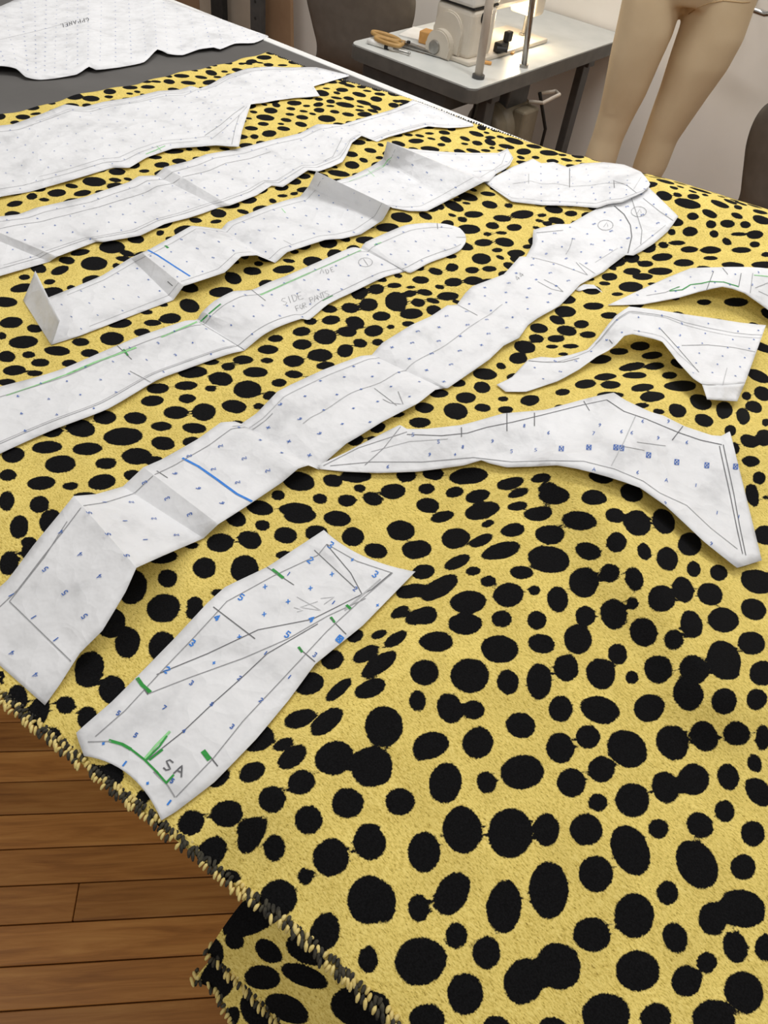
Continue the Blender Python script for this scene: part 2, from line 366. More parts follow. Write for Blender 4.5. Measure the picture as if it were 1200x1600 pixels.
crop(600, 1050, 2, "388,30,36,45,-10;487,30,42,60;572,5,42,30;678,18,46,40,30;775,18,24,26;855,8,45,32;965,5,52,35;950,60,45,65,-15;1075,5,40,22;1185,10,50,32;93,93,40,37;205,113,42,52,-20;280,118,38,33;0,170,63,68;552,115,40,45;675,118,66,45,15;827,113,50,46;1065,88,43,45;1165,85,35,38,30;147,228,60,45,-10;294,220,50,54,30;427,166,50,43,15;638,203,41,40;550,237,46,52,-20;760,240,70,58,35;900,222,50,60,-30;1000,202,45,55,-35;1103,192,46,42,20;1185,205,25,45;192,345,54,70,10;320,345,34,40,-10;432,312,72,57,-5;585,345,48,48;680,303,45,45;880,360,45,55,-20;968,335,52,54;1075,328,36,47,-15;1158,285,26,33,-15;50,405,49,46;668,408,34,32;777,400,55,58,-30;1170,375,38,55,-40;5,300,22,50;245,492,65,78,-8;395,502,73,83;508,492,44,57;632,492,55,54;770,555,60,88,-25;858,490,36,34,20;988,478,50,40,40;1065,435,33,40,-15;1152,505,40,45,-10;125,562,54,70;662,630,57,62,-10;978,600,63,86,-30;1122,610,43,45;213,692,53,78,30;376,732,58,88,5;515,680,65,95;885,690,37,42,-10;782,760,66,75;1120,738,78,62,20;1028,770,48,58;5,720,35,70;108,737,37,50;226,823,38,46;115,903,86,80,-20;320,878,48,58;650,820,64,58,15;910,830,42,54,-20;1098,860,42,56,-20;1190,860,35,48;437,965,65,80,15;545,918,72,80,-30;793,932,73,68,20;945,967,52,55;1008,908,36,40;1125,1000,64,72,-25;253,1005,60,72;695,1070,80,72;850,1080,55,50;1030,1085,72,65,20;135,1090,62,58;0,1060,22,60;350,1100,48,30;525,1105,50,30")
crop(100, 800, 2.1429, "665,45,28,20,5;575,22,40,28,20;523,103,48,34,-5;622,93,44,32,15;742,78,42,30,5;790,10,58,30;915,22,50,28,5;968,83,40,35,5;845,70,42,28;1128,62,50,36,5;1045,130,42,28,10;1170,128,42,32,10;740,145,35,18;330,150,55,25,-5;347,222,36,34,-10;470,187,42,38,-5;605,190,50,50,10;230,250,50,62,15;155,370,55,55,10;440,335,35,28,-10;515,270,28,15;85,525,52,65,15;330,450,50,55,20;162,593,47,52,10;78,690,36,45,15;5,645,35,35;1165,265,60,25,-10;1125,335,38,20,-30;1185,350,48,28,-20;1055,410,33,16,-20;1110,425,48,22,-35;975,415,32,25,-20;1010,475,52,25,-30;900,495,42,35,-20;1055,510,75,30,-35;1180,530,62,45,-10;920,595,60,22,-42;1025,590,60,32,-25;820,575,55,40,-10;1180,635,50,45;790,692,58,32,-20;880,700,70,35,-40;1050,705,88,70,-10;735,778,42,22,-25;640,755,70,50;765,820,60,35,-35;905,822,70,60,-25;1030,852,75,72,-15;1195,800,30,40;630,870,50,35,-25;795,903,52,45,-20;697,960,50,50,-15;950,975,58,55;1125,970,52,50;545,1010,58,50,-10;425,1040,50,45,-40;820,1030,50,55,-5;630,1060,60,40,-20;1025,1060,45,20;510,885,50,40,-20;265,955,28,30,10;190,965,28,22,-10;160,880,45,45;90,865,40,25;310,1050,35,20;225,1020,25,20")
crop(0, 1050, 2, "345,55,42,50,10;270,20,38,30;207,102,27,33;55,80,35,45;120,125,35,55,20;272,140,28,35,20;160,205,33,38,20;205,260,18,25;280,310,35,20,-15;345,340,42,40;385,400,25,22;450,385,27,28;415,455,25,20;490,485,30,22,-15;598,470,40,50,25;708,445,55,48,-10;660,565,45,62,40;783,515,40,62,30;858,550,38,48;720,640,40,25,10;848,398,45,50,20;940,342,48,42,-15;965,463,44,52,-5;1085,412,54,50;1155,533,55,58;1035,578,60,65;955,638,30,32;870,705,62,62,-20;1015,812,50,70,15;1155,710,75,82;1150,898,35,50;690,325,35,35;1060,960,25,22;1165,1030,50,38,20")
crop(0, 740, 2.857, "40,400,45,62,15;740,465,60,42,-8;915,425,57,52;1095,425,65,62,10;730,600,80,68,-15;590,510,65,75,15;490,665,55,75,20;570,755,58,75,15;400,870,68,82,20;500,965,58,68,15;295,1030,40,48,10;730,385,70,25,-8;870,580,40,35,-10;730,780,65,75,25;130,340,35,50,25;75,1000,50,60,20;170,1060,50,50;390,1075,40,40,20;855,320,40,18;5,910,20,50")
crop(0, 480, 2.857, "50,68,55,27,-5;105,155,70,30,-5;30,220,42,28;127,212,33,18;255,195,62,23,3;65,282,55,25,-3;180,247,45,20;310,250,38,18;155,295,40,15;400,205,45,20;500,140,57,32;360,155,43,20;30,335,45,18;535,72,58,22,-3;635,112,40,20;760,50,52,25,-3;680,70,42,16;155,95,40,20,5;10,128,22,20;655,22,30,13;360,540,70,42,10;230,555,55,28;468,492,55,34;605,495,55,30,5;705,363,55,25,-3;680,418,55,26,-5;830,350,55,22,-3;860,290,70,28,-3;940,245,45,15;835,408,42,23;785,470,60,32;720,532,50,23;868,540,58,26,5;910,468,57,42;985,320,58,33,8;1018,265,34,20;1085,235,48,22;940,363,30,17,5;1105,367,66,42;1045,443,60,32,8;1140,290,60,25;1155,442,28,18;550,577,92,42,-3;728,607,57,33,8;855,600,45,25;610,665,72,40;690,685,45,25;60,660,55,38,-5;210,625,73,30,-3;390,632,72,30,-3;270,700,73,42,-5;473,697,53,28,-3;35,750,42,30,-3;185,785,68,33,-5;315,798,40,21,-5;455,780,68,37,-8;590,750,40,28;30,865,38,50,10;175,880,47,42,-20;85,980,45,58,10;225,955,50,62,25;380,845,60,22;130,1050,40,30;1160,895,65,35,10;1060,950,48,32,10;1170,975,33,25;985,1045,62,38,-8;1115,1045,58,50")
crop(380, 440, 2.5, "597,77,45,40,10;490,90,38,28;418,103,36,22,10;455,45,35,25,-15;520,30,32,22;335,107,35,17,8;343,150,37,20,-5;262,155,28,16;437,160,40,26,15;405,196,40,22,5;510,192,40,24,-5;577,177,18,11;540,135,38,20;657,125,48,22,-3;745,112,32,22,10;650,47,28,15,-5;710,42,32,14,10;742,75,30,11,15;683,82,30,18,5;655,22,20,8;800,57,45,18;590,15,30,12;645,165,28,12;320,215,47,33;228,195,37,20,-5;230,245,40,22;127,222,33,16,-3;97,265,43,20;10,305,30,18;93,308,28,13;197,310,44,25;300,287,52,26;398,270,34,28,-15;457,240,30,19,10;525,237,25,15;320,328,40,16,-5;50,353,55,25;198,362,38,17,5;30,420,48,40,-5;140,395,33,18,-5;105,445,30,20,-10;0,490,14,15;255,375,15,8;1155,182,38,20,8;1100,255,45,26,10;1145,222,32,18,10;1075,300,38,24;945,362,50,24,5;1007,330,22,15,20;933,413,35,24,10;870,453,42,23;1015,458,24,12;1120,463,40,23,-5;1025,500,32,16;935,492,34,18,5;830,503,50,34,10;707,492,40,22,5;690,550,45,22;605,520,30,12,-10;525,570,35,22,-15;440,620,35,22,-15;765,437,40,18;840,397,32,17;505,615,26,14;218,780,65,40,8;350,777,42,27,10;440,760,65,27;637,757,42,28;742,750,45,28,5;455,808,27,18,5;137,835,30,23;300,848,32,23,10;405,855,40,26;505,848,42,28,15;585,820,52,33,-5;712,808,38,22,5;722,878,50,28,-5;60,875,55,40,15;205,890,70,28;825,825,42,20,-5;885,760,70,45;1045,790,60,22,-12;917,838,55,25,-15;1075,830,45,16,-15;1160,765,45,18,-10;1190,810,42,30;935,880,70,26,-15;1075,878,45,25,-5")
crop(900, 600, 4, "480,75,82,34,-3;650,15,105,35;418,20,75,25,-5;215,70,90,25;410,135,50,20;515,172,42,20,5;635,163,60,45,20;780,110,75,45,20;800,225,65,42,20;928,158,55,52,40;1045,198,42,55,-25;1065,75,32,30,20;1110,145,58,38,20;1165,60,60,45,30;1185,240,25,28;965,290,40,42,40;1085,355,65,42,20;1180,330,58,55;995,400,30,45,-10;1092,482,60,38,5;1145,582,42,42,20;1100,680,42,65,-20;1190,710,22,22;1175,935,55,65;1090,1185,60,25;895,1165,55,40,10")
crop(700, 220, 2.4, "440,640,42,22,5;545,620,42,15;605,655,35,14;500,688,30,17;410,672,33,17,20;445,712,40,20,10;345,700,38,17,5;330,742,33,17,5;405,742,35,15;290,772,38,20,5;275,815,45,25;525,727,33,14;390,772,25,9;460,770,33,10;432,800,22,8;200,845,20,13,20;140,878,48,25;128,928,35,22,5;65,965,38,24,5;205,968,22,10;310,975,38,24,-5;430,942,30,14,-5;515,912,42,18,-5;590,885,45,14,-5;610,915,40,16;690,848,52,16,-10;775,845,40,15,-5;700,880,48,13;735,915,55,22,-5;755,955,48,22;570,820,45,18,-5;720,770,40,18;765,805,42,15,-5;640,790,38,14;870,915,55,30,10;830,880,30,15;955,982,52,24,5;1080,605,50,18;960,605,30,12;133,382,35,15;212,380,38,18,10;125,442,38,22,5;90,485,28,14;95,525,38,18;155,480,30,12;155,530,30,15;15,475,25,18;20,530,35,18;185,410,22,10;255,422,35,15;248,325,30,15;795,490,48,15;740,462,32,13;885,458,40,15;985,410,42,15;905,408,35,13;860,383,35,10;685,548,48,20;1180,465,45,14;1100,410,40,12;1090,350,35,8;985,440,30,9;690,490,35,14;605,510,32,16;690,440,30,20;730,510,40,14;635,575,25,8;700,340,30,12")
D = np.array(DOTS)
c0 = onfab(D[:, 0], D[:, 1]); jx = (onfab(D[:, 0]+4, D[:, 1])-onfab(D[:, 0]-4, D[:, 1]))/8; jy = (onfab(D[:, 0], D[:, 1]+4)-onfab(D[:, 0], D[:, 1]-4))/8
EL = []                                          # centre xy, inverse shape matrix, mean radius
for i, d in enumerate(D):
    a = math.radians(d[4]); E = np.array([[math.cos(a)*d[2], -math.sin(a)*d[3]], [math.sin(a)*d[2], math.cos(a)*d[3]]])
    J = np.array([[jx[i, 0], jy[i, 0]], [jx[i, 1], jy[i, 1]]]) @ E
    det = abs(np.linalg.det(J)); r = math.sqrt(det)
    if r < 0.002 or r > 0.06: continue
    EL.append((c0[i, 0], c0[i, 1], np.linalg.inv(J), r))
print('traced spots', len(EL), 'mean r', np.mean([e[3] for e in EL]))
def traced_zone(x, y):
    v = np.array([x, y, ZT+0.01])-CAM; z = v @ CF; u, w_ = 600+FPX*(v @ CX)/z, 800-FPX*(v @ CU)/z
    return -10 < u < 1210 and w_ > 470 and w_ < 1610
def fill_spots(el, x0, x1, y0, y1, n, seed, traced=False):
    g = np.random.default_rng(seed)
    C = [(e[0], e[1], e[3]) for e in el]; arr = np.array(C) if C else np.zeros((0, 3)); out = list(el)
    arr = np.vstack([arr, np.zeros((4000, 3))+1e3]); cnt = len(C)
    for k in range(n):
        x, y = g.uniform(x0, x1), g.uniform(y0, y1); f = k/n
        r = g.uniform(0.016, 0.020) if f < 0.006 else (g.uniform(0.0125, 0.0165) if f < 0.12 else g.uniform(0.0075, 0.0125))
        gap = 0.0035 if g.random() > 0.02 else -0.004
        if traced and traced_zone(x, y):
            gap = 0.0085
            if r < 0.0115: continue
        dd = np.hypot(arr[:cnt, 0]-x, arr[:cnt, 1]-y) - arr[:cnt, 2] if cnt else np.array([9.])
        if dd.min() < r+gap: continue
        arr[cnt] = (x, y, r); cnt += 1
        a = g.uniform(0, math.pi); q = g.uniform(1.0, 1.28)
        J = np.array([[math.cos(a), -math.sin(a)], [math.sin(a), math.cos(a)]]) @ np.diag([r*q, r/q])
        out.append((x, y, np.linalg.inv(J), r))
    return out
def spot_field(X, Y, el):
    s = np.full(X.shape, 0.02)
    xs, ys = X.ravel(), Y.ravel(); sf = s.ravel()
    order = np.argsort(xs); xo = xs[order]
    for cx, cy, Mi, r in el:
        R = 2.4*r+0.008
        a, b = np.searchsorted(xo, cx-R), np.searchsorted(xo, cx+R)
        idx = order[a:b]; idx = idx[np.abs(ys[idx]-cy) < R]
        if len(idx) == 0: continue
        dx, dy = xs[idx]-cx, ys[idx]-cy
        f = np.hypot(Mi[0, 0]*dx+Mi[0, 1]*dy, Mi[1, 0]*dx+Mi[1, 1]*dy)
        sf[idx] = np.minimum(sf[idx], (f-1)*r)
    return sf.reshape(X.shape)*1000.0 + 0.8
ALL = fill_spots(EL, XMIN, XMAX, 0.0, 1.80, 60000, 5, True)
print('spots', len(ALL))
def grid_mesh(name, P, attr=None):
    ns, nt = P.shape[:2]
    me = bpy.data.meshes.new(name); idx = np.arange(ns*nt).reshape(ns, nt)
    q = np.stack([idx[:-1, :-1], idx[1:, :-1], idx[1:, 1:], idx[:-1, 1:]], -1).reshape(-1, 4)
    me.vertices.add(ns*nt); me.vertices.foreach_set('co', P.reshape(-1, 3).astype(np.float32).ravel())
    me.loops.add(len(q)*4); me.loops.foreach_set('vertex_index', q.astype(np.int32).ravel())
    me.polygons.add(len(q)); me.polygons.foreach_set('loop_start', np.arange(0, len(q)*4, 4, dtype=np.int32)); me.polygons.foreach_set('loop_total', np.full(len(q), 4, dtype=np.int32))
    me.update(calc_edges=True); me.validate()
    if attr is not None:
        a = me.attributes.new('dot_dist', 'FLOAT', 'POINT'); a.data.foreach_set('value', attr.astype(np.float32).ravel())
    me.polygons.foreach_set('use_smooth', [True]*len(me.polygons))
    return me
nx, ny = 500, 360
fx = np.linspace(0, 1, nx); fy = np.linspace(0, 1, ny)
far_px = [(428, 86), (452, 96), (480, 107), (520, 121), (560, 133), (600, 144), (640, 156), (690, 174), (745, 194), (800, 214), (850, 233), (905, 250)]
fp = np.array([at(float(a), float(b), ZT+TH)[:2] for a, b in far_px]); fo = np.argsort(fp[:, 0])
def yfar(x):
    base = np.interp(x, fp[fo, 0], fp[fo, 1])
    return base + sstep((x+0.68)/0.16)*(1.80-base)
xx = XMIN + (XMAX-XMIN)*fx
wob = 0.004*np.sin(np.linspace(0, 1.6, ny)*23) + 0.003*np.sin(np.linspace(0, 1.6, ny)*61+1)
Xg = xx[:, None] + wob[None, :]*np.clip(1-fx*14, 0, 1)[:, None]
y0 = ynear(xx); y1 = yfar(xx)
Sg = y0[:, None] + (y1-y0)[:, None]*fy[None, :]
ov = np.clip(Sg-1.565, 0, None)
Yg = np.minimum(Sg, 1.565) + 0.03*(1-np.exp(-ov/0.03)) + 0.12*ov
Zg = ZT+TH+hf(Xg, np.minimum(Sg, 1.6)) - np.clip(ov-0.03*(1-np.exp(-ov/0.03)), 0, None)
SD = spot_field(Xg, Sg, ALL)
fabric = thing('spotted_fabric', 'yellow wool fabric with black cheetah spots spread over the cutting table', 'fabric', (0, 0, 0))
fo_ = link('cloth', grid_mesh('cloth', np.stack([Xg, Yg, Zg], -1), SD), FAB, fabric)
md = fo_.modifiers.new('thickness', 'SOLIDIFY'); md.thickness = TH; md.offset = -1.0

def strip_grid(A, B, n, m):
    """smooth loft between two 3D polylines"""
    def res(P, k):
        P = np.array(P, float); t = np.linspace(0, len(P)-1, k); i = np.clip(t.astype(int), 0, len(P)-2); f = (t-i)[:, None]
        p0, p1, p2, p3 = P[np.maximum(i-1, 0)], P[i], P[i+1], P[np.minimum(i+2, len(P)-1)]
        return 0.5*((2*p1)+(-p0+p2)*f+(2*p0-5*p1+4*p2-p3)*f*f+(-p0+3*p1-3*p2+p3)*f**3)
    a, b = res(A, n), res(B, n); t = np.linspace(0, 1, m)
    return a, b, a[:, None]*(1-t)[None, :, None] + b[:, None]*t[None, :, None]
def hanging_ply(name, stations, bulge, seed, extra):
    A = [at(float(s[0]), float(s[1]), s[2]) for s in stations]; B = [at(float(s[3]), float(s[4]), s[5]) for s in stations]
    a, b, P = strip_grid(A, B, 90, 46)
    t = np.linspace(0, 1, 46); P[..., 2] += bulge*np.sin(math.pi*t)[None, :]
    al = np.concatenate([[0], np.cumsum(np.linalg.norm(np.diff((a+b)/2, axis=0), axis=1))])
    Wd = np.linalg.norm(b-a, axis=1)
    U = np.repeat(al[:, None], 46, 1); V = Wd[:, None]*t[None, :]
    el = []
    for u, v, rx, ry, ang in extra:
        c, s = math.cos(ang), math.sin(ang); J = np.array([[c*rx, -s*ry], [s*rx, c*ry]]); el.append((u, v, np.linalg.inv(J), math.sqrt(rx*ry)))
    el = fill_spots(el, 0, al[-1], 0, Wd.max(), 6000, seed)
    o = link(name, grid_mesh(name, P, spot_field(U, V, el)), FAB, fabric)
    md = o.modifiers.new('thickness', 'SOLIDIFY'); md.thickness = TH
    return b
edge1 = hanging_ply('hanging_ply', [(396, 1390, .906, 326, 1484, .868), (440, 1425, .906, 350, 1508, .862), (510, 1480, .906, 390, 1547, .858), (585, 1545, .906, 438, 1596, .855), (690, 1640, .906, 520, 1680, .852), (820, 1760, .906, 640, 1800, .85)], 0.006, 11,
                    [(0.01, 0.02, 0.013, 0.022, 0.3), (0.05, 0.012, 0.014, 0.014, 0), (0.10, 0.02, 0.017, 0.024, -.3), (0.05, 0.055, .013, .013, 0)])
edge2 = hanging_ply('hanging_ply', [(340, 1490, .850, 304, 1528, .838), (360, 1515, .848, 340, 1545, .832), (400, 1560, .846, 362, 1592, .828), (450, 1610, .844, 395, 1660, .825), (560, 1700, .842, 470, 1760, .822)], 0.003, 12, [])
# overlocked raw edge: wrapped thread loops along the cut edges
def overlock(name, line, parent, width=0.011, pitch=0.0033, seed=3, updir=(0, 0, 1), dark=0.0):
    g = random.Random(seed); line = [Vector(p) for p in line]
    vs, fs, ms = [], [], []
    acc = 0.0; i = 0; pos = 0.0; cum = [0.0]
    for a, b in zip(line[:-1], line[1:]): cum.append(cum[-1]+(b-a).length)
    k = 0; upv = Vector(updir)
    while pos < cum[-1]:
        while i < len(line)-2 and cum[i+1] < pos: i += 1
        f = (pos-cum[i])/(cum[i+1]-cum[i]); p = line[i].lerp(line[i+1], f); t = (line[i+1]-line[i]).normalized()
        sd = t.cross(upv).normalized()
        for mi, (w0, w1, h0, h1, r, pk) in enumerate(((0.02, 0.58, 0.0022, 0.0016, 0.0014, .42), (-0.42, 0.12, 0.0016, 0.0028, 0.0015, .62), (-0.58, -0.2, -0.001, 0.0008, 0.0015, .8))):
            if g.random() < 0.06: continue
            col = 1 if g.random() < max(pk, dark) else 0
            jw = g.uniform(-0.16, 0.16); sl = g.uniform(-0.001, 0.0055)
            q0 = p + sd*width*(w0+jw) + upv*(h0+g.uniform(-.0008, .0008)) - t*sl*0.5
            q2 = p + sd*width*(w1+jw) + upv*(h1+g.uniform(-.0008, .0008)) + t*sl*0.5
            q1 = (q0+q2)/2 + upv*0.0014
            base = len(vs); pts = [q0, q0.lerp(q1, .5)+upv*.0003, q1, q1.lerp(q2, .5)+upv*.0003, q2]; rad = [r*.5, r, r*g.uniform(.9, 1.25), r, r*.5]
            dd = (q2-q0).normalized(); e1 = dd.cross(upv).normalized(); e2 = e1.cross(dd)
            for q, rr in zip(pts, rad):
                for a in range(5): vs.append(q + (e1*math.cos(a*1.2566)+e2*math.sin(a*1.2566))*rr)
            for s in range(4):
                for a in range(5): fs.append((base+s*5+a, base+s*5+(a+1) % 5, base+s*5+5+(a+1) % 5, base+s*5+5+a)); ms.append(col)
        pos += pitch*g.uniform(.8, 1.25); k += 1
    me = bpy.data.meshes.new(name); me.from_pydata([tuple(v) for v in vs], [], fs); me.update()
    me.materials.append(THREAD_Y); me.materials.append(THREAD_K); me.polygons.foreach_set('material_index', ms)
    o = link(name, me, None, parent, True); tag(o, 'yellow and black overlock stitching along the cut edge', None, None, 'stuff'); return o
xs = np.linspace(XMIN+0.01, XMAX-0.02, 160); ysn = ynear(xs)
overlock('overlock_stitching', [(x, y+0.001, float(ZT+TH+hf(x, y))-0.001) for x, y in zip(xs, ysn)], fabric, 0.010)
overlock('overlock_stitching', [(p[0], p[1], p[2]+0.001) for p in edge1], fabric, 0.010, seed=4)
overlock('overlock_stitching', [(p[0], p[1], p[2]+0.001) for p in edge2], fabric, 0.009, seed=5)
yf = np.linspace(-1.44, -0.7, 60); overlock('overlock_stitching', [(x, float(yfar(x))-0.001, ZT+TH-0.0015) for x in yf], fabric, 0.004, 0.006, seed=6, dark=0.93)

# ------------------------------------------------------------------ paper pattern pieces
GLYPH = {'1': [[(.5, 0), (.5, 1)]], '2': [[(.1, .8), (.5, 1), (.9, .75), (.1, 0), (.9, 0)]], '3': [[(.1, .95), (.7, 1), (.8, .7), (.4, .52), (.85, .3), (.7, 0), (.1, .05)]],
         '4': [[(.7, 0), (.7, 1), (.1, .3), (.95, .3)]], '5': [[(.85, 1), (.2, 1), (.2, .55), (.75, .55), (.85, .25), (.6, 0), (.15, .05)]],
         '6': [[(.75, 1), (.3, .7), (.15, .3), (.5, 0), (.85, .25), (.5, .5), (.2, .35)]], '7': [[(.1, 1), (.9, 1), (.4, 0)]], '8': [[(.5, .5), (.2, .75), (.5, 1), (.8, .75), (.5, .5), (.15, .25), (.5, 0), (.85, .25), (.5, .5)]],
         '9': [[(.25, 0), (.7, .3), (.85, .7), (.5, 1), (.15, .75), (.5, .5), (.8, .65)]], '+': [[(.5, .1), (.5, .9)], [(.1, .5), (.9, .5)]], 'x': [[(.1, .1), (.9, .9)], [(.1, .9), (.9, .1)]],
         '#': [[(0, 0), (1, 0), (1, 1), (0, 1), (0, 0)], [(0, 0), (1, 1)], [(0, 1), (1, 0)]],
         'A': [[(0, 0), (.5, 1), (1, 0)], [(.2, .4), (.8, .4)]], 'S': [[(.9, .9), (.4, 1), (.1, .75), (.5, .5), (.9, .25), (.5, 0), (.1, .1)]], 'G': [[(.9, .85), (.5, 1), (.1, .5), (.5, 0), (.9, .2), (.9, .45), (.55, .45)]],
         'P': [[(.1, 0), (.1, 1), (.75, .95), (.8, .6), (.1, .5)]], 'N': [[(.1, 0), (.1, 1), (.9, 0), (.9, 1)]], 'E': [[(.9, 1), (.1, 1), (.1, 0), (.9, 0)], [(.1, .5), (.7, .5)]], 'L': [[(.1, 1), (.1, 0), (.9, 0)]],
         'I': [[(.5, 0), (.5, 1)]], 'D': [[(.1, 0), (.1, 1), (.6, .9), (.9, .5), (.6, .1), (.1, 0)]], 'F': [[(.9, 1), (.1, 1), (.1, 0)], [(.1, .5), (.7, .5)]], 'O': [[(.5, 0), (.1, .5), (.5, 1), (.9, .5), (.5, 0)]],
         'R': [[(.1, 0), (.1, 1), (.75, .95), (.8, .6), (.1, .5), (.9, 0)]], 'T': [[(.5, 0), (.5, 1)], [(0, 1), (1, 1)]], ' ': [], 'J': [[(.8, 1), (.8, .2), (.5, 0), (.15, .2)]], 'U': [[(.1, 1), (.1, .2), (.5, 0), (.9, .2), (.9, 1)]], 'K': [[(.1, 0), (.1, 1)], [(.9, 1), (.1, .45), (.9, 0)]]}
class Ribbons:
    def __init__(s): s.d = {}
    def add(s, key, pts, nrm, w):
        vs, fs = s.d.setdefault(key, ([], [])); base = len(vs); n = len(pts)
        for i in range(n):
            t = pts[min(i+1, n-1)]-pts[max(i-1, 0)]
            if t.length < 1e-9: t = Vector((1, 0, 0))
            sd = nrm[i].cross(t.normalized()).normalized(); ww = w[i] if isinstance(w, (list, tuple)) else w
            vs.append(tuple(pts[i]+sd*ww/2)); vs.append(tuple(pts[i]-sd*ww/2))
        for i in range(n-1): fs.append((base+2*i, base+2*i+1, base+2*i+3, base+2*i+2))
class Paper:
    def __init__(s, name, label, stations, group='paper pattern pieces on the cutting table', lift=0.0, seed=0, sub=7.0, nt=15, crumple=0.8, extra=(), rnd=0.15):
        s.round = rnd
        grids = [s.surface(stations, lift, seed, sub, nt, crumple)] + [s.surface(e, lift, seed+50, sub, 6, crumple) for e in extra]
        s.P = grids[0]
        vs = np.vstack([g.reshape(-1, 3) for g, _ in grids]); fs = []; off = 0; sharp = []
        for g, cr in grids:
            ns, n2 = g.shape[:2]
            for i in range(ns-1):
                for j in range(n2-1):
                    a = off+i*n2+j; fs.append((a, a+n2, a+n2+1, a+1))
            off += ns*n2
        ctr = vs.mean(0); org = np.array([ctr[0], ctr[1], ZT+TH])
        s.root = thing(name, label, 'paper pattern', tuple(org), group)
        me = bpy.data.meshes.new('sheet'); me.from_pydata([tuple(v-org) for v in vs], [], fs); me.update()
        o = link('sheet', me, PAPER, s.root, True)
        md = o.modifiers.new('thickness', 'SOLIDIFY'); md.thickness = 0.0003; md.offset = 1.0 if me.polygons[0].normal.z < 0 else -1.0
        try: me.set_sharp_from_angle(angle=math.radians(11))
        except Exception: pass
        s.bvh = BVHTree.FromPolygons([Vector(v) for v in vs], fs); s.org = Vector(org); s.rib = Ribbons(); s.g0 = grids[0][0]
    def surface(s, st, lift, seed, sub, nt, crumple):
        st = [tuple(q) for q in st]; rows = []; hs = []; crease = []
        cr = [(q[-1] == 'c') for q in st]; num = [np.array([v for v in q if v != 'c'], float) for q in st]
        mids = [n[6:8] if len(n) >= 8 else None for n in num]
        K = np.array([np.concatenate([n[:4], (m if m is not None else (n[:2]+n[2:4])/2)]) for n, m in zip(num, mids)]); H = np.array([n[4:6] for n in num])
        n = len(st)
        for i in range(n-1):
            p1, p2 = K[i], K[i+1]
            p0 = K[i-1] if i > 0 and not cr[i] else 2*p1-p2
            p3 = K[i+2] if i < n-2 and not cr[i+1] else 2*p2-p1
            d = max(np.hypot(*(p2-p1)[:2]), np.hypot(*(p2-p1)[2:4])); k = max(2, int(d/sub))
            for j in range(k):
                f = j/k
                lin_ = p1*(1-f)+p2*f
                cm = 0.5*((2*p1)+(-p0+p2)*f+(2*p0-5*p1+4*p2-p3)*f*f+(-p0+3*p1-3*p2+p3)*f**3)
                rows.append((1-s.round)*lin_+s.round*cm); hs.append(H[i]*(1-f)+H[i+1]*f); crease.append(j == 0 and cr[i])
        rows.append(K[-1]); hs.append(H[-1]); crease.append(True)
        rows = np.array(rows); hs = np.array(hs); c = np.array(crease); c[0] = True
        for _ in range(3):
            h2 = hs.copy(); h2[1:-1] = 0.25*hs[:-2]+0.5*hs[1:-1]+0.25*hs[2:]; h2[c] = hs[c]; hs = h2
        t = np.linspace(0, 1, nt)
        A, B, Mi = rows[:, None, :2], rows[:, None, 2:4], rows[:, None, 4:6]; T = t[None, :, None]
        ctrl = 2*Mi-0.5*(A+B)
        px = (1-T)**2*A + 2*T*(1-T)*ctrl + T*T*B
        h = (hs[:, :1]*(1-t) + hs[:, 1:]*t)/1000.0 + lift/1000.0
        P0 = at(px[..., 0], px[..., 1], ZT)
        for i in range(h.shape[0]):
            for j in range(h.shape[1]):
                q = Vector((P0[i, j, 0]*14+seed*3.1, P0[i, j, 1]*14, seed)); h[i, j] += crumple*0.001*mnoise.noise(q) + crumple*0.0005*mnoise.noise(q*3.1)
        h = np.maximum(h, 0.0007+lift/1000.0)
        return onfab(px[..., 0], px[..., 1], h), c
    def hit(s, x, y):
        d = Vector(ray(float(x), float(y))); d.normalize()
        loc, nrm, idx, dist = s.bvh.ray_cast(Vector(CAM), d)
        if loc is None: return None
        if nrm.dot(d) > 0: nrm = -nrm
        return loc + nrm*0.00045, nrm
    def mark(s, pts, w, mat, name='pencil_lines', step=5.0):
        """draw a line (photo points) on the sheet; w in mm"""
        run = []; out = []
        for (x0, y0), (x1, y1) in zip(pts[:-1], pts[1:]):
            k = max(1, int(math.hypot(x1-x0, y1-y0)/step))
            for j in range(k): run.append((x0+(x1-x0)*j/k, y0+(y1-y0)*j/k))
        run.append(pts[-1])
        cur = []
        for q in run + [None]:
            h = s.hit(*q) if q is not None else None
            if h is None:
                if len(cur) > 1:
                    if name in ('green_marks', 'blue_line'): s.k = getattr(s, 'k', 0)+1
                    s.rib.add((name, mat, s.k if name in ('green_marks', 'blue_line') else 0), [c[0]-s.org for c in cur], [c[1] for c in cur], w/1000.0)
                cur = []
            else: cur.append(h)
    def text(s, txt, x, y, size, ang, w, mat, name='handwriting', pitch=1.15, mirror=False):
        a = math.radians(ang); ca, sa = math.cos(a), math.sin(a)
        for i, ch in enumerate(txt):
            for poly in GLYPH.get(ch, []):
                pts = []
                for gx, gy in poly:
                    u = (i*pitch+gx*0.8)*size; v = -(gy-0.5)*size
                    pts.append((x+u*ca-v*sa, y+u*sa+v*ca))
                s.mark(pts, w, mat, name, 3.0)
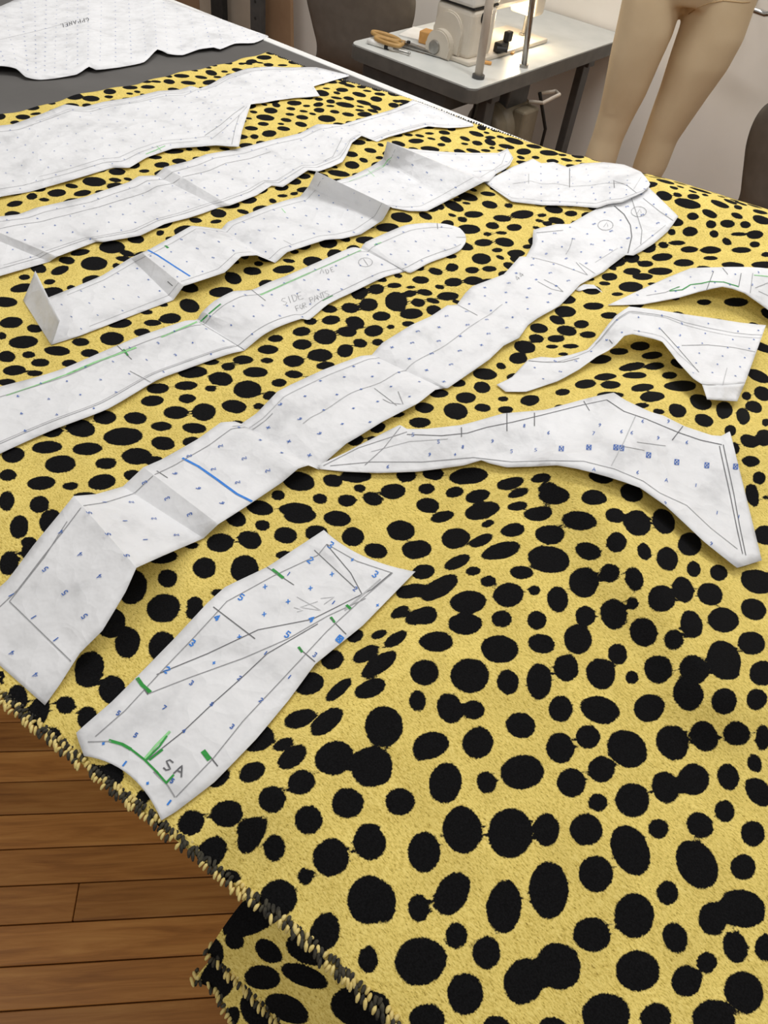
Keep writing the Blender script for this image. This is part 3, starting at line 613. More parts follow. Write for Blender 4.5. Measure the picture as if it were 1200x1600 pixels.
    def par(s, i, j):
        g = s.g0; i = min(max(i, 0), g.shape[0]-1.001); j = min(max(j, 0), g.shape[1]-1.001); a, b = int(i), int(j); f, e = i-a, j-b
        p = g[a, b]*(1-f)*(1-e)+g[a+1, b]*f*(1-e)+g[a, b+1]*(1-f)*e+g[a+1, b+1]*f*e
        n = np.cross(g[a+1, b]-g[a, b], g[a, b+1]-g[a, b]); L_ = np.linalg.norm(n); n = n/L_ if L_ > 1e-12 else np.array([0, 0, 1.])
        if n[2] < 0: n = -n
        return Vector(p+n*0.0005), Vector(n)
    def seam(s, t, mat=None, w=0.7, i0=0.0, i1=1.0, name='pencil_lines', wig=0.0):
        g = s.g0; ns, nt = g.shape[:2]; a, b = i0*(ns-1), i1*(ns-1); k = max(2, int(b-a))
        q = [s.par(a+(b-a)*u/k, (t+wig*math.sin(u*0.35))*(nt-1)) for u in range(k+1)]
        s.rib.add((name, mat or PENCIL, 0), [v[0]-s.org for v in q], [v[1] for v in q], w/1000.0)
    def cross(s, u, t0, t1, mat=None, w=0.7, name='pencil_lines'):
        g = s.g0; ns, nt = g.shape[:2]; q = [s.par(u*(ns-1), (t0+(t1-t0)*k/8)*(nt-1)) for k in range(9)]
        s.rib.add((name, mat or PENCIL, 0), [v[0]-s.org for v in q], [v[1] for v in q], w/1000.0)
    def print_grid(s, size=3.6, seed=1, w=0.75, rot=0.0, pitch=0.033, t0=0.06, t1=0.94, skip=None):
        """printed rows of blue numbers and crosses, one inch apart"""
        g = s.g0; ns, nt = g.shape[:2]; R = random.Random(seed); mid = g[:, nt//2]
        cum = np.concatenate([[0], np.cumsum(np.linalg.norm(np.diff(mid, axis=0), axis=1))])
        pos = pitch*0.4; row = 0
        while pos < cum[-1]-0.006:
            i = float(np.interp(pos, cum, np.arange(ns))); a = int(min(i, ns-2))
            Wd = np.linalg.norm(g[a, -1]-g[a, 0]); k = int(Wd*(t1-t0)/pitch)
            ch = random.Random(seed*31+row).choice('123456+++x')
            for q in range(k+1):
                t = t0 + (q+(0.25 if row % 2 else 0.6))*pitch/max(Wd, 0.01)
                if t > t1: continue
                if skip and skip(i/(ns-1), t): continue
                p, n = s.par(i, t*(nt-1)); p2, _ = s.par(min(i+1.5, ns-1.01), t*(nt-1)); p3, _ = s.par(i, min(t*(nt-1)+1, nt-1.01))
                e1 = (p2-p)
                if e1.length < 1e-7: continue
                e1.normalize(); e2 = n.cross(e1)
                cr_, sr_ = math.cos(rot), math.sin(rot)
                for poly in GLYPH[ch]:
                    pts = []
                    for gx, gy in poly:
                        u, v = (gx*0.8-0.4)*size/1000, (gy-0.5)*size/1000
                        pts.append(p + e1*(u*cr_-v*sr_) + e2*(u*sr_+v*cr_) + n*0.0002)
                    s.rib.add(('printed_numbers', NAVY, 0), [v-s.org for v in pts], [n]*len(pts), w/1000.0)
            pos += pitch; row += 1
    def done(s):
        for (name, mat, k), (vs, fs) in s.rib.d.items():
            name = 'green_mark' if name == 'green_marks' else name
            me = bpy.data.meshes.new(name); me.from_pydata(vs, [], fs); me.update()
            o = link(name, me, mat, s.root)
            if name in ('printed_numbers', 'pencil_lines', 'handwriting'): o['kind'] = 'stuff'
        s.rib.d = {}

# 1 scalloped sheet lying on the dark mat
p = Paper('paper_pattern_piece', 'large white paper sheet with wavy edge lying on the dark mat at the top left', [(-120, 62, -90, 128, 3, 6), (-60, 38, -40, 106, 3, 12), (-28, 22, 2, 103, 3, 15), (0, 10, 25, 107, 3, 14), (22, 0, 40, 120, 3, 4), (60, -18, 60, 124.5, 4, 2), (90, -32, 85, 122.5, 4, 2), (120, -45, 120, 116, 6, 5), (140, -45, 139, 104, 9, 11), (155, -42, 150, 109, 7, 6), (185, -30, 187, 105, 5, 3), (215, -18, 225, 97, 5, 5), (240, -8, 246, 77, 9, 12), (255, -2, 262, 84, 7, 6), (275, 5, 285, 86, 5, 3), (300, 14, 311, 77, 6, 9), (318, 20, 334, 74, 6, 8), (330, 24, 344, 77, 5, 5), (355, 33, 367, 68, 4, 6), (385, 44, 397, 67, 3, 4), (418, 55.5, 419.5, 57.5, 2, 2)], seed=1, crumple=1.2, rnd=0.6)
p.print_grid(3.0, 3, 0.9)
p.text('GP', 139, 30, 6, 166, 1.5, SHARPIE); p.text('PANEL', 126, 33, 6, 166, 1.5, SHARPIE)
p.mark([(0, 62), (60, 48), (98, 38)], 0.8, PENCIL_L); p.done()
# 2 wide trouser piece with a pointed fork
p = Paper('paper_pattern_piece', 'wide white trouser pattern with a pointed fork, nearest the dark mat', [(-170, 222, -60, 330, 2, 2), (-100, 205, 2, 307, 6, 5), (-45, 200, 45, 300, 1, 1, 'c'), (20, 194, 112, 281, 7, 6), (67, 177, 176, 262, 11, 1, 'c'), (101, 163, 202, 262, 10, 6), (131, 167, 229, 246, 5, 4), (161, 159, 270, 232, 4, 5), (206, 152, 311, 229, 4, 7), (247, 142, 337, 227, 4, 8), (280, 140, 373, 229, 4, 11), (298, 134, 378, 205, 6, 10), (312, 138, 392, 163, 4, 8), (330, 131, 410, 161, 3, 5), (350, 119, 430, 157, 4, 4), (385, 107, 460, 153, 5, 4), (417, 104, 478, 152, 5, 4), (450, 105, 500, 150, 4, 5), (470, 105, 490, 135, 4, 5), (495, 105, 510, 129, 3, 4), (520, 111, 527, 124, 3, 3), (545, 117, 546, 118.5, 2, 2)], seed=2)
p.print_grid(3.0, 5, 0.8); p.seam(0.10); p.seam(0.90, i1=0.55); p.seam(0.84, PENCIL_L, i0=.2, i1=.6); p.seam(0.07, PENCIL_L, i0=.3, wig=.01)
p.mark([(320, 212), (345, 195), (365, 178), (382, 166)], 1.0, PENCIL); p.mark([(330, 218), (352, 200), (372, 182), (386, 167)], 1.0, PENCIL_L); p.mark([(362, 226), (368, 198), (374, 180)], .8, PENCIL)
p.mark([(228, 241), (243, 235), (258, 228)], 2.2, GREEN_L, 'green_marks'); p.mark([(245, 228), (252, 236)], 1.2, GREEN_L, 'green_marks'); p.done()
# 3 long strip with a fork, behind the blue-lined strip
p = Paper('paper_pattern_piece', 'long creased white pattern strip between the forked trouser piece and the blue-lined folded strip', [(-200, 374, -60, 450, 2, 2), (-120, 357, 0, 431, 7, 5), (-73, 347, 77, 409, 1, 1, 'c'), (-50, 343, 89, 401, 9, 9, 'c'), (28, 335, 149, 378, 6, 2), (58, 324, 161, 378, 5, 6), (131, 308, 219, 368, 4, 6), (163, 297, 257, 350, 4, 4), (201, 284.5, 296, 340, 6, 4), (217, 275, 315, 334, 10, 5), (243, 274, 342, 324, 1, 1, 'c'), (257, 261, 359, 321, 11, 7, 'c'), (296, 251, 401, 305, 6, 3), (322, 241, 424, 290, 4, 3), (373, 232, 442, 292, 3, 5), (418, 220, 481, 266, 4, 7), (469, 208, 497, 268, 6, 6), (489, 197, 517, 261, 9, 6), (496, 194, 535, 253, 10, 8), (510, 194, 542, 241, 10, 10), (522, 194, 550, 223, 9, 11), (533, 195, 565, 212, 5, 8, 'c'), (545, 191, 589, 221.5, 6, 1, 'c'), (568, 184, 607, 214, 6, 7), (610, 172, 668, 197.5, 5, 3), (637, 161, 676, 198, 5, 5), (645, 156, 700, 200, 5, 5), (690, 173, 722, 199, 4, 4), (739, 193, 740, 197, 2, 2)], seed=3)
p.print_grid(3.2, 8, 0.85); p.seam(0.13); p.seam(0.28, PENCIL, .8, 0, .62, wig=.015); p.seam(0.90); p.seam(0.86, PENCIL_L, .7, .1, .6); p.seam(.84, PENCIL_L, .7, .55, .9)
p.mark([(424, 211), (430, 219)], .8, PENCIL); p.mark([(535, 215), (520, 245), (505, 252)], .8, PENCIL); p.done()
# 4 folded strip with the blue line and the upright flap
p = Paper('paper_pattern_piece', 'zigzag folded white pattern strip with a short blue line and upturned left flap', [(55, 423, 93, 501, 30, 30), (46, 446, 87, 520, 15, 15), (36, 469, 80, 539, 1, 1, 'c'), (73, 466, 124, 525, 2, 2), (111, 451, 153, 514, 2, 2), (159, 431, 207, 493, 3, 2), (204, 403, 271, 469, 2, 1, 'c'), (222, 395, 287, 447, 17, 17, 'c'), (231, 391, 300, 443, 18, 18), (260, 375, 351, 426, 20, 16), (299, 353, 377, 401, 26, 24), (321, 355, 401, 399, 16, 22), (346, 358, 430, 411, 3, 1, 'c'), (356, 347, 449, 394, 9, 10), (418, 322, 508, 375, 6, 9), (450, 312, 535, 373, 3, 6), (469, 307, 564, 366, 4, 4), (483, 290, 598, 344, 16, 13), (494, 268, 610, 323, 44, 38, 'c'), (525, 283, 613, 325, 3, 3, 'c'), (550, 275, 640, 330, 3, 3), (580, 260, 667, 330, 5, 5), (598, 248, 697, 315, 9, 4), (605, 221, 757, 284, 46, 26, 'c'), (635, 232, 765, 283, 8, 5, 'c'), (688, 237, 775, 272, 4, 5), (730, 239, 788, 265, 4, 6), (778, 239, 797, 258, 7, 7), (793, 232, 802, 247, 14, 9)], seed=4, sub=5.0)
p.print_grid(3.6, 9, 0.9, skip=lambda u, t: u < .09); p.seam(0.10, i0=.12); p.seam(0.89, i0=.12)
p.mark([(231, 391), (246, 399), (275, 418), (297, 432)], 3.0, BLUE, 'blue_line'); p.mark([(258, 384), (263, 388)], 3.6, GREEN, 'green_marks')
p.mark([(262, 440), (270, 447)], 1.2, PENCIL_D); p.mark([(598, 262), (606, 250), (612, 246)], 1.6, GREEN_L, 'green_marks'); p.mark([(545, 284), (575, 272), (600, 258)], 1.0, GREEN_L, 'green_marks'); p.mark([(575, 266), (585, 276)], 1.2, GREEN_L, 'green_marks'); p.mark([(440, 326), (446, 333)], 1.5, GREEN_L, 'green_marks')
p.mark([(443, 376), (455, 382)], .9, PENCIL); p.mark([(790, 240), (784, 256), (770, 266), (740, 268)], .8, PENCIL); p.done()
# 5 long strip with the rounded end
p = Paper('paper_pattern_piece', 'long white pattern strip with a rounded right end and green pen lines', [(-100, 634, -60, 738, 2, 2), (0, 604, 12, 703, 2, 3), (50, 591, 84, 671, 2, 4), (98, 576, 168, 639, 3, 6), (175, 543, 245, 594, 3, 4), (217, 525.5, 290, 577, 3, 3), (262, 510, 340, 559, 6, 3), (290, 501, 362, 552, 11, 6), (305, 500, 376, 549, 9, 4, 'c'), (309, 498, 382, 547.5, 2, 1, 'c'), (316, 487, 409, 525, 14, 9), (335, 470, 428, 514, 18, 9), (364, 455, 447, 506, 13, 7), (393, 453, 471, 498, 5, 5), (420, 441, 484, 499, 4, 2), (449, 430, 513, 475, 4, 6), (497, 409, 556, 454, 4, 5), (548, 387, 600, 433, 7, 4), (564, 388, 634, 424, 2, 1, 'c'), (571, 378.5, 641.5, 426.5, 9, 4), (604, 363.5, 670, 411, 5, 4), (634, 351.5, 697, 401, 5, 4), (670, 348, 712, 395, 4, 4), (697, 350, 721, 389, 4, 4), (718, 356, 727, 380, 3, 3), (727, 366, 728.5, 373, 3, 3)], seed=5, rnd=0.6)
p.print_grid(3.8, 12, 0.9); p.seam(0.16, i1=.97); p.seam(0.86, i1=.97); p.seam(.83, PENCIL_L, .7, 0, .5)
p.mark([(10, 618), (52, 604), (105, 585), (147, 567)], 2.0, GREEN_L, 'green_marks'); p.mark([(105, 585), (147, 567), (213, 543)], 3.2, GREEN_L, 'green_marks'); p.mark([(252, 527), (280, 515), (308, 503)], 2.6, GREEN_L, 'green_marks')
p.mark([(313, 503), (327, 490), (345, 475)], 2.0, GREEN, 'green_marks'); p.mark([(407, 461), (449, 442), (484, 426.5)], 3.0, GREEN_L, 'green_marks'); p.mark([(484, 426.5), (524, 409), (564, 391)], 1.8, GREEN_L, 'green_marks'); p.mark([(585, 383), (596, 379)], 2.6, GREEN_L, 'green_marks')
p.mark([(183, 540), (206, 562)], .9, PENCIL_D); p.mark([(193, 546), (200, 556)], 2.4, GREEN, 'green_marks'); p.mark([(203, 580), (222, 590), (240, 600)], .9, PENCIL); p.mark([(393, 453), (415, 470)], .9, PENCIL_D); p.mark([(504, 470), (520, 462)], 1.4, GREEN, 'green_marks')
p.mark([(310, 503), (382, 547)], 1.0, PENCIL_D); p.mark([(683, 349), (684, 358)], 1.0, PENCIL_D); p.mark([(713, 371), (728, 371)], .9, PENCIL_D)
circ = [(571+11*math.cos(a*.5), 410+7*math.sin(a*.5)) for a in range(14)]; p.mark(circ, .8, PENCIL); p.mark([(568, 405), (575, 415)], .8, PENCIL)
p.text('SIDE', 440, 473, 11, -20, .7, PENCIL, pitch=.8); p.text('FOR', 462, 483, 8, -22, .7, PENCIL, pitch=.75); p.text('PANTS', 484, 470, 9, -22, .7, PENCIL, pitch=.7); p.mark([(500, 428), (503, 420), (506, 427)], .8, PENCIL); p.text('DE', 509, 425, 7, -20, .8, PENCIL); p.done()
# 6 the long central piece, folded many times
p = Paper('paper_pattern_piece', 'longest creased white pattern piece, with a blue line, running from front left to mannequin', [(-70, 978, 70, 1102, 1, 1), (-36, 948, 93, 1070, 5, 5), (12, 906, 125, 1020, 13, 13), (52, 852, 160, 985, 24, 23), (90, 806, 196, 925, 34, 33), (115, 775, 213, 887, 42, 40, 'c'), (150, 772, 255, 868, 24, 23), (192, 760, 318, 841, 3, 2, 'c'), (224, 730, 341, 819, 16, 15, 'c'), (252, 718, 382, 793, 10, 8), (308, 686.5, 440, 754, 8, 9), (345, 660, 466, 732, 13, 18), (367, 658.5, 482, 727, 14, 14), (377, 662, 499, 734, 3, 1, 'c'), (401, 645.5, 508, 722, 8, 4), (433, 612, 541, 693, 15, 9, 'c'), (452, 602, 560, 682, 12, 10), (504, 578, 597, 659, 8, 10), (536, 566, 653, 630, 7, 10), (564, 556, 680, 609, 9, 8), (581, 554.5, 692, 607, 3, 2, 'c'), (597, 536, 700, 606, 9, 6), (642, 508, 764, 562, 10, 8), (673, 494, 787, 540, 8, 7), (699, 477, 811, 528, 10, 8, 'c'), (714, 476, 825, 508, 3, 3, 'c'), (727, 458, 840, 497, 7, 6), (738.5, 447, 874, 478, 5, 5), (787, 428.5, 893, 459, 4, 4), (812, 401, 907, 444, 5, 5), (822, 401, 943, 425, 4, 5, 'c'), (832, 381.5, 955, 415, 4, 4), (833.5, 359, 977, 398.5, 8, 6), (870, 350, 990, 399, 6, 4), (890, 350, 1005, 391, 4, 4), (921, 332, 1021, 381, 4, 4), (950, 318, 1043, 362, 4, 4), (985, 300, 1052, 350, 3, 4), (1012, 291, 1060, 338, 3, 3)], seed=6)
p.print_grid(5.0, 15, 1.0, rot=1.2); p.seam(.14, PENCIL, .8, 0.03, .45); p.seam(.48, PENCIL_L, 1.0, .46, .74, wig=.02); p.seam(.10, PENCIL_L, .8, .4, .6)
p.mark([(285, 716), (310, 729), (340, 750), (370, 772), (394, 784)], 2.8, BLUE, 'blue_line')
p.mark([(15, 940), (115, 1037)], .8, PENCIL); p.mark([(15, 940), (70, 870), (105, 815)], .8, PENCIL); p.mark([(245, 736), (262, 747)], .9, PENCIL_D)
p.mark([(585, 607), (605, 622), (620, 634)], .9, PENCIL); p.mark([(622, 612), (630, 632), (610, 630), (598, 624)], .9, PENCIL); p.mark([(714, 476), (746, 493)], 1.2, PENCIL_D)
p.mark([(840, 440), (862, 452), (880, 456)], .9, PENCIL); p.mark([(850, 437), (870, 447), (880, 456)], .9, PENCIL); p.mark([(830, 402), (870, 412), (918, 430)], 1.0, PENCIL); p.mark([(900, 410), (918, 430)], .9, PENCIL); p.mark([(905, 411), (930, 428)], .9, PENCIL)
p.mark([(960, 322), (975, 335), (985, 352), (987, 370), (981, 396)], 1.6, PENCIL_D); p.mark([(985, 305), (995, 335), (1003, 360), (1001, 382)], 1.1, PENCIL)
for cx, cy in ((946, 352), (998, 331)): p.mark([(cx+12*math.cos(a*.5), cy+8*math.sin(a*.5)) for a in range(14)], .9, PENCIL); p.mark([(cx-3, cy+3), (cx+2, cy-4), (cx+4, cy+2)], .8, PENCIL)
p.mark([(1005, 310), (1030, 330), (1052, 345)], .9, PENCIL); p.mark([(1040, 352), (990, 392)], .9, PENCIL_L); p.mark([(895, 372), (890, 388), (884, 398)], .8, PENCIL); p.mark([(930, 410), (965, 388)], .8, PENCIL_L); p.mark([(838, 364), (880, 360)], .9, PENCIL_D)
p.text('4', 806, 437, 8, -50, .9, PENCIL); p.text('4', 812, 432, 8, -50, .9, PENCIL); p.done()
# 7 curved piece next to the mannequin
p = Paper('paper_pattern_piece', 'curved white pattern piece at the far table edge below the mannequin legs', [(757, 283, 757, 285, 2, 2), (780, 272, 778, 300, 4, 4), (802, 260, 800, 315, 6, 4), (833, 248, 825, 318, 9, 4, 'c'), (846, 255, 848, 320.5, 5, 4), (865, 253, 870, 321, 6, 4), (887, 261, 899, 322, 5, 5, 'c'), (910, 255, 933, 325, 6, 6), (944, 253.5, 950, 319, 8, 9), (975, 257, 972, 316, 9, 10), (1001, 268, 995, 305, 10, 10), (1010, 278, 1005, 300, 10, 10), (1016, 287, 1014, 292, 9, 9)], seed=7)
p.print_grid(3.2, 18, 0.85); p.seam(.5, PENCIL, .8, .15, .85); p.seam(.9, PENCIL_L, .8)
p.mark([(890, 263), (890, 293)], 1.2, PENCIL_D); p.mark([(826, 272), (826, 287)], .9, PENCIL); p.mark([(959, 282), (960, 294)], 1.0, PENCIL_D); p.mark([(960, 283), (980, 290), (995, 302)], .9, PENCIL); p.mark([(990, 296), (1005, 272)], .8, PENCIL_L); p.done()
# 8 green-lined curved piece at the right edge
p = Paper('paper_pattern_piece', 'curved white pattern piece with a bright green line at the right edge', [(950, 476.5, 950.5, 477.2, 2, 2), (1000, 453, 1005, 475.6, 6, 4), (1044, 433, 1061, 465, 10, 10), (1079, 419, 1092, 456, 16, 18), (1100, 418, 1113, 451, 20, 24), (1135, 417, 1128.5, 448, 22, 28), (1167, 417, 1144, 451, 22, 28), (1185, 418, 1163, 458, 22, 26), (1200, 419.5, 1180.5, 470, 22, 24), (1225, 424, 1200, 484, 18, 20), (1270, 436, 1235, 515, 10, 12), (1330, 460, 1290, 560, 6, 8)], seed=8)
p.print_grid(3.4, 21, 0.9); p.mark([(1046, 455), (1066, 453), (1079, 445), (1096, 443), (1109, 440), (1131, 441), (1154, 448)], 2.2, GREEN, 'green_marks'); p.mark([(1046, 454), (1062, 448)], 1.6, GREEN, 'green_marks'); p.mark([(1178, 430), (1200, 432)], 1.6, GREEN_L, 'green_marks')
p.mark([(1115, 424), (1104, 453)], .9, PENCIL_D); p.mark([(1129, 419), (1137, 429)], .9, PENCIL_D); p.mark([(1158, 427), (1154, 448)], 1.0, PENCIL_D); p.mark([(1176, 427), (1172, 458)], .9, PENCIL); p.mark([(1180, 450), (1200, 442)], .9, PENCIL); p.mark([(1185, 455), (1200, 462)], .9, PENCIL); p.mark([(1010, 462), (1040, 457), (1060, 448)], .9, PENCIL); p.done()
# 9 boomerang-shaped bridging piece
p = Paper('paper_pattern_piece', 'arched white pattern piece with a split left tail and a folded lower right corner', [(776, 601, 790, 612, 3, 3), (800, 589, 822, 612, 4, 4), (825, 562, 855, 601, 4, 4), (845, 557.5, 870, 596, 4, 5), (867, 559, 882, 590, 4, 6), (892, 554, 905, 577, 5, 8), (917.5, 546, 932, 557.5, 8, 12), (935, 527, 950, 548, 14, 18), (950, 507, 962, 539, 22, 25), (962, 493, 975, 525, 28, 30), (983, 479, 988, 522, 32, 32), (1027, 484, 1020, 529, 24, 30), (1045, 487, 1035, 534, 20, 28), (1070, 491, 1059, 565, 16, 26), (1113, 497, 1083, 591, 14, 24), (1157, 504, 1097, 600, 16, 24), (1185, 507, 1130, 602, 18, 24), (1197, 508, 1164, 599, 20, 22)], seed=9,
          extra=[[(1097, 600, 1105, 624, 24, 12), (1130, 602, 1132, 626, 24, 10), (1164, 599, 1152, 627, 22, 10)]])
p.print_grid(4.0, 24, 1.0, skip=lambda u, t: u < .1); p.seam(.22, PENCIL_L, .8, .2, 1.0); p.seam(.17, PENCIL, .8, .35, 1.0); p.seam(.85, PENCIL_L, .8, .5, .8)
p.mark([(826, 564), (850, 566), (880, 566), (905, 560)], 1.0, PENCIL_D); p.mark([(1065, 540), (1105, 539), (1145, 543), (1180, 550)], 1.0, PENCIL); p.mark([(1032, 514), (1060, 545), (1092, 582)], 1.0, PENCIL_D); p.mark([(952, 531), (957, 537)], 1.0, PENCIL_D); p.mark([(1136, 575), (1129, 602)], .8, PENCIL_L); p.done()
# 10 broad wing piece at the right
p = Paper('paper_pattern_piece', 'broad wing shaped white pattern piece with a long pointed left tip', [(497, 727, 500, 733, 4, 3), (540, 707, 540, 737, 6, 4), (564, 694, 590, 739, 7, 5), (624, 664, 650, 737, 6, 6), (636, 670, 690, 732, 6, 6), (666, 670, 725, 727, 5, 8), (720, 664, 752, 719, 5, 10), (744, 658, 765, 724, 4, 6), (786, 646, 792, 730, 4, 6), (820, 643, 830, 729, 4, 6), (852, 640, 870, 727, 4, 8), (911, 624, 900, 732, 4, 10), (935, 618, 925, 738, 4, 12), (959, 613.5, 950, 745, 5, 14), (977, 625, 975, 753, 5, 14), (1000, 636, 1000, 762, 4, 15), (1018, 644, 1020, 776, 4, 15), (1036, 649, 1040, 790, 4, 15), (1070, 666, 1067, 815, 4, 14), (1112, 680, 1100, 846, 4, 12), (1127, 681, 1126, 867, 5, 10), (1140, 674, 1152, 887, 8, 8), (1142, 679, 1190.5, 875.5, 8, 6)], seed=10, crumple=1.0)
p.mark([(636, 679), (690, 681), (730, 677), (760, 668), (800, 660), (850, 648), (910, 633), (948, 625)], 1.0, PENCIL_D); p.mark([(948, 625), (975, 643), (1010, 655), (1060, 676), (1095, 688), (1128, 695)], 1.2, PENCIL_D)
p.mark([(516, 728), (580, 722), (660, 722), (740, 715), (800, 722), (860, 720), (912, 721), (960, 733), (1005, 752), (1030, 770), (1073, 790), (1110, 825), (1152, 858)], .9, PENCIL)
p.mark([(1124, 697), (1140, 770), (1150, 820), (1160, 866)], 1.0, PENCIL_D); p.mark([(1130, 695), (1146, 770), (1155, 820), (1165, 868)], 1.0, PENCIL_D)
p.mark([(993, 650), (975, 690), (955, 728)], 1.0, PENCIL_L); p.mark([(912, 627), (921, 642)], 1.0, PENCIL_D); p.mark([(1067, 666), (1050, 688)], 1.0, PENCIL_D); p.mark([(995, 691), (1040, 697)], .8, PENCIL); p.mark([(970, 697), (1007, 704)], .8, PENCIL)
for x0, ya, yb in ((721, 663, 683), (792, 646, 674), (835, 640, 666)): p.mark([(x0, ya), (x0, yb)], 1.1, PENCIL_D)
p.mark([(626, 667), (600, 700), (570, 727)], .9, PENCIL); p.mark([(636, 675), (560, 700), (505, 728)], .9, PENCIL); p.mark([(580, 706), (640, 690), (700, 686)], .8, PENCIL_L)
for x, y in ((878, 701), (921, 699), (963, 699), (972, 700), (1014, 711), (1058, 722), (1105, 727), (1150, 729)): p.text('#', x-4, y, 8, 5, 1.0, NAVY, 'printed_numbers')
for ch, x, y in (('9', 938, 664), ('7', 928, 677), ('6', 972, 674), ('6', 988, 676), ('9', 1029, 684), ('6', 1074, 691), ('6', 1005, 658), ('9', 1045, 658), ('A', 929, 733), ('6', 997, 738), ('A', 1042, 750), ('1', 1088, 758), ('1', 1121, 801), ('9', 1040, 786), ('9', 1112, 849), ('8', 820, 665), ('9', 770, 689), ('6', 858, 676), ('5', 646, 679), ('5', 686, 690), ('8', 724, 698), ('9', 672, 710), ('5', 800, 705), ('5', 838, 703), ('+', 712, 710), ('6', 607, 729), ('1', 1155, 807)): p.text(ch, x-3, y, 5.5, 12, .8, NAVY, 'printed_numbers')
p.done()
# 11 rectangular neck piece at the front
p = Paper('paper_pattern_piece', 'shorter white pattern piece with green notches and a concave lower end in the foreground', [(131, 1181, 252, 1282, 3, 3, 203, 1212), (119, 1145, 275, 1268, 3, 3, 212, 1192), (175, 1096, 335, 1222, 3, 3), (212, 1059, 400, 1155, 4, 4), (270, 1000, 450, 1095, 4, 4), (324, 942, 492, 1038, 7, 6, 'c'), (352, 917, 530, 1007, 4, 4), (417, 886, 567, 977, 4, 4), (460, 858, 605, 938, 4, 4), (506, 828, 649, 893, 4, 4, 568, 869)], seed=11, crumple=1.0)
def e(*v): return [(100+v[i]/2.1429, 800+v[i+1]/2.1429) for i in range(0, len(v), 2)]
for ln, wd, mt in ((e(880, 108, 850, 145, 700, 215, 600, 270, 545, 300, 500, 350, 440, 415, 330, 530, 205, 665, 105, 752), .8, PENCIL), (e(880, 108, 980, 165, 1100, 205), .8, PENCIL), (e(838, 128, 975, 255), .8, PENCIL_D), (e(880, 110, 960, 205, 1000, 280), .8, PENCIL_D),
                   (e(1100, 205, 1000, 290, 880, 400, 750, 540, 600, 700, 500, 825, 375, 955), .8, PENCIL), (e(310, 545, 480, 475, 650, 395, 830, 360, 930, 310, 1030, 260, 1095, 205), .8, PENCIL_D), (e(285, 608, 420, 555, 600, 490, 750, 425, 880, 350, 1010, 290), .8, PENCIL),
                   (e(850, 375, 680, 475, 590, 560, 500, 640, 400, 735, 280, 830), .8, PENCIL_D), (e(500, 318, 640, 425), .9, PENCIL_D), (e(680, 185, 770, 245), .8, PENCIL_D), (e(785, 455, 850, 510), .9, PENCIL_D), (e(890, 355, 945, 410), .9, PENCIL_D), (e(490, 820, 515, 852), .9, PENCIL_D), (e(1060, 225, 985, 290, 940, 330), 1.6, PENCIL_L),
                   (e(780, 285, 860, 330, 790, 320, 850, 300), .6, PENCIL_L), (e(770, 320, 800, 330, 780, 335), .6, PENCIL_L), (e(860, 290, 905, 285, 870, 310), .6, PENCIL_L), (e(245, 560, 282, 612), .9, PENCIL_D), (e(40+40, 770, 160, 768), .8, PENCIL), (e(300, 870, 345, 912, 372, 955), .8, PENCIL)):
    p.mark(ln, wd, mt)
for ln, wd, mt in ((e(697, 192, 735, 222), 3.2, GREEN), (e(245, 556, 262, 580, 290, 605), 3.2, GREEN), (e(465, 800, 488, 830), 4.0, GREEN), (e(268, 830, 310, 780, 355, 735), 2.2, GREEN_L), (e(275, 830, 320, 785, 345, 750), 1.6, GREEN), (e(285, 830, 330, 795), 2.4, GREEN), (e(150, 765, 195, 778, 225, 795), 2.4, GREEN), (e(225, 795, 270, 830, 310, 870, 345, 910), 1.6, GREEN), (e(345, 905, 368, 880), 1.8, GREEN), (e(945, 312, 960, 325), 3.0, GREEN), (e(893, 352, 906, 370), 2.4, GREEN), (e(785, 452, 798, 470), 2.4, GREEN)):
    p.mark(ln, wd, mt, 'green_marks')
p.text('SA', 257, 1193, 17, 25, 1.2, PENCIL_D)
for ch, x, y, big in (('3', 893, 110, 1), ('2', 825, 160, 1), ('1', 752, 207, 0), ('5', 593, 285, 1), ('4', 512, 353, 1), ('3', 430, 438, 1), ('2', 345, 528, 1), ('x', 673, 250, 0), ('x', 825, 255, 0), ('x', 750, 300, 0), ('x', 670, 342, 0), ('x', 587, 418, 0), ('+', 502, 505, 0), ('+', 965, 160, 0), ('x', 897, 208, 0), ('3', 1042, 208, 1), ('2', 975, 257, 0), ('1', 902, 303, 0), ('4', 828, 358, 1), ('5', 748, 410, 1), ('#', 923, 425, 1), ('3', 840, 478, 0), ('1', 755, 552, 0), ('2', 660, 630, 0), ('3', 563, 718, 0), ('2', 588, 556, 0), ('8', 495, 643, 0), ('4', 402, 732, 0), ('3', 427, 572, 0), ('7', 335, 655, 0), ('5', 240, 747, 0), ('5', 182, 673, 0), ('+', 132, 775, 0), ('1', 203, 842, 1), ('+', 280, 908, 0), ('1', 352, 972, 1), ('5', 362, 900, 0), ('1', 675, 472, 0), ('+', 1050, 312, 0)):
    s_ = 10.0 if big else 7.0; q = e(x, y)[0]; p.text(ch, q[0]-s_*.3, q[1]-s_*.2, s_, 38, 1.5 if big else 1.0, BLUE if big or ch in 'x+' else NAVY, 'printed_numbers')
p.done()
# 12 small sliver below the long piece
p = Paper('paper_scrap', 'tiny white paper sliver peeking out from under the longest pattern piece', [(898, 452, 905, 455, 2, 2), (912, 444, 918, 451, 3, 2), (928, 445, 932, 451, 4, 3), (940, 455, 941.5, 457.5, 3, 2)], seed=12); p.root['category'] = 'paper'; p.done()

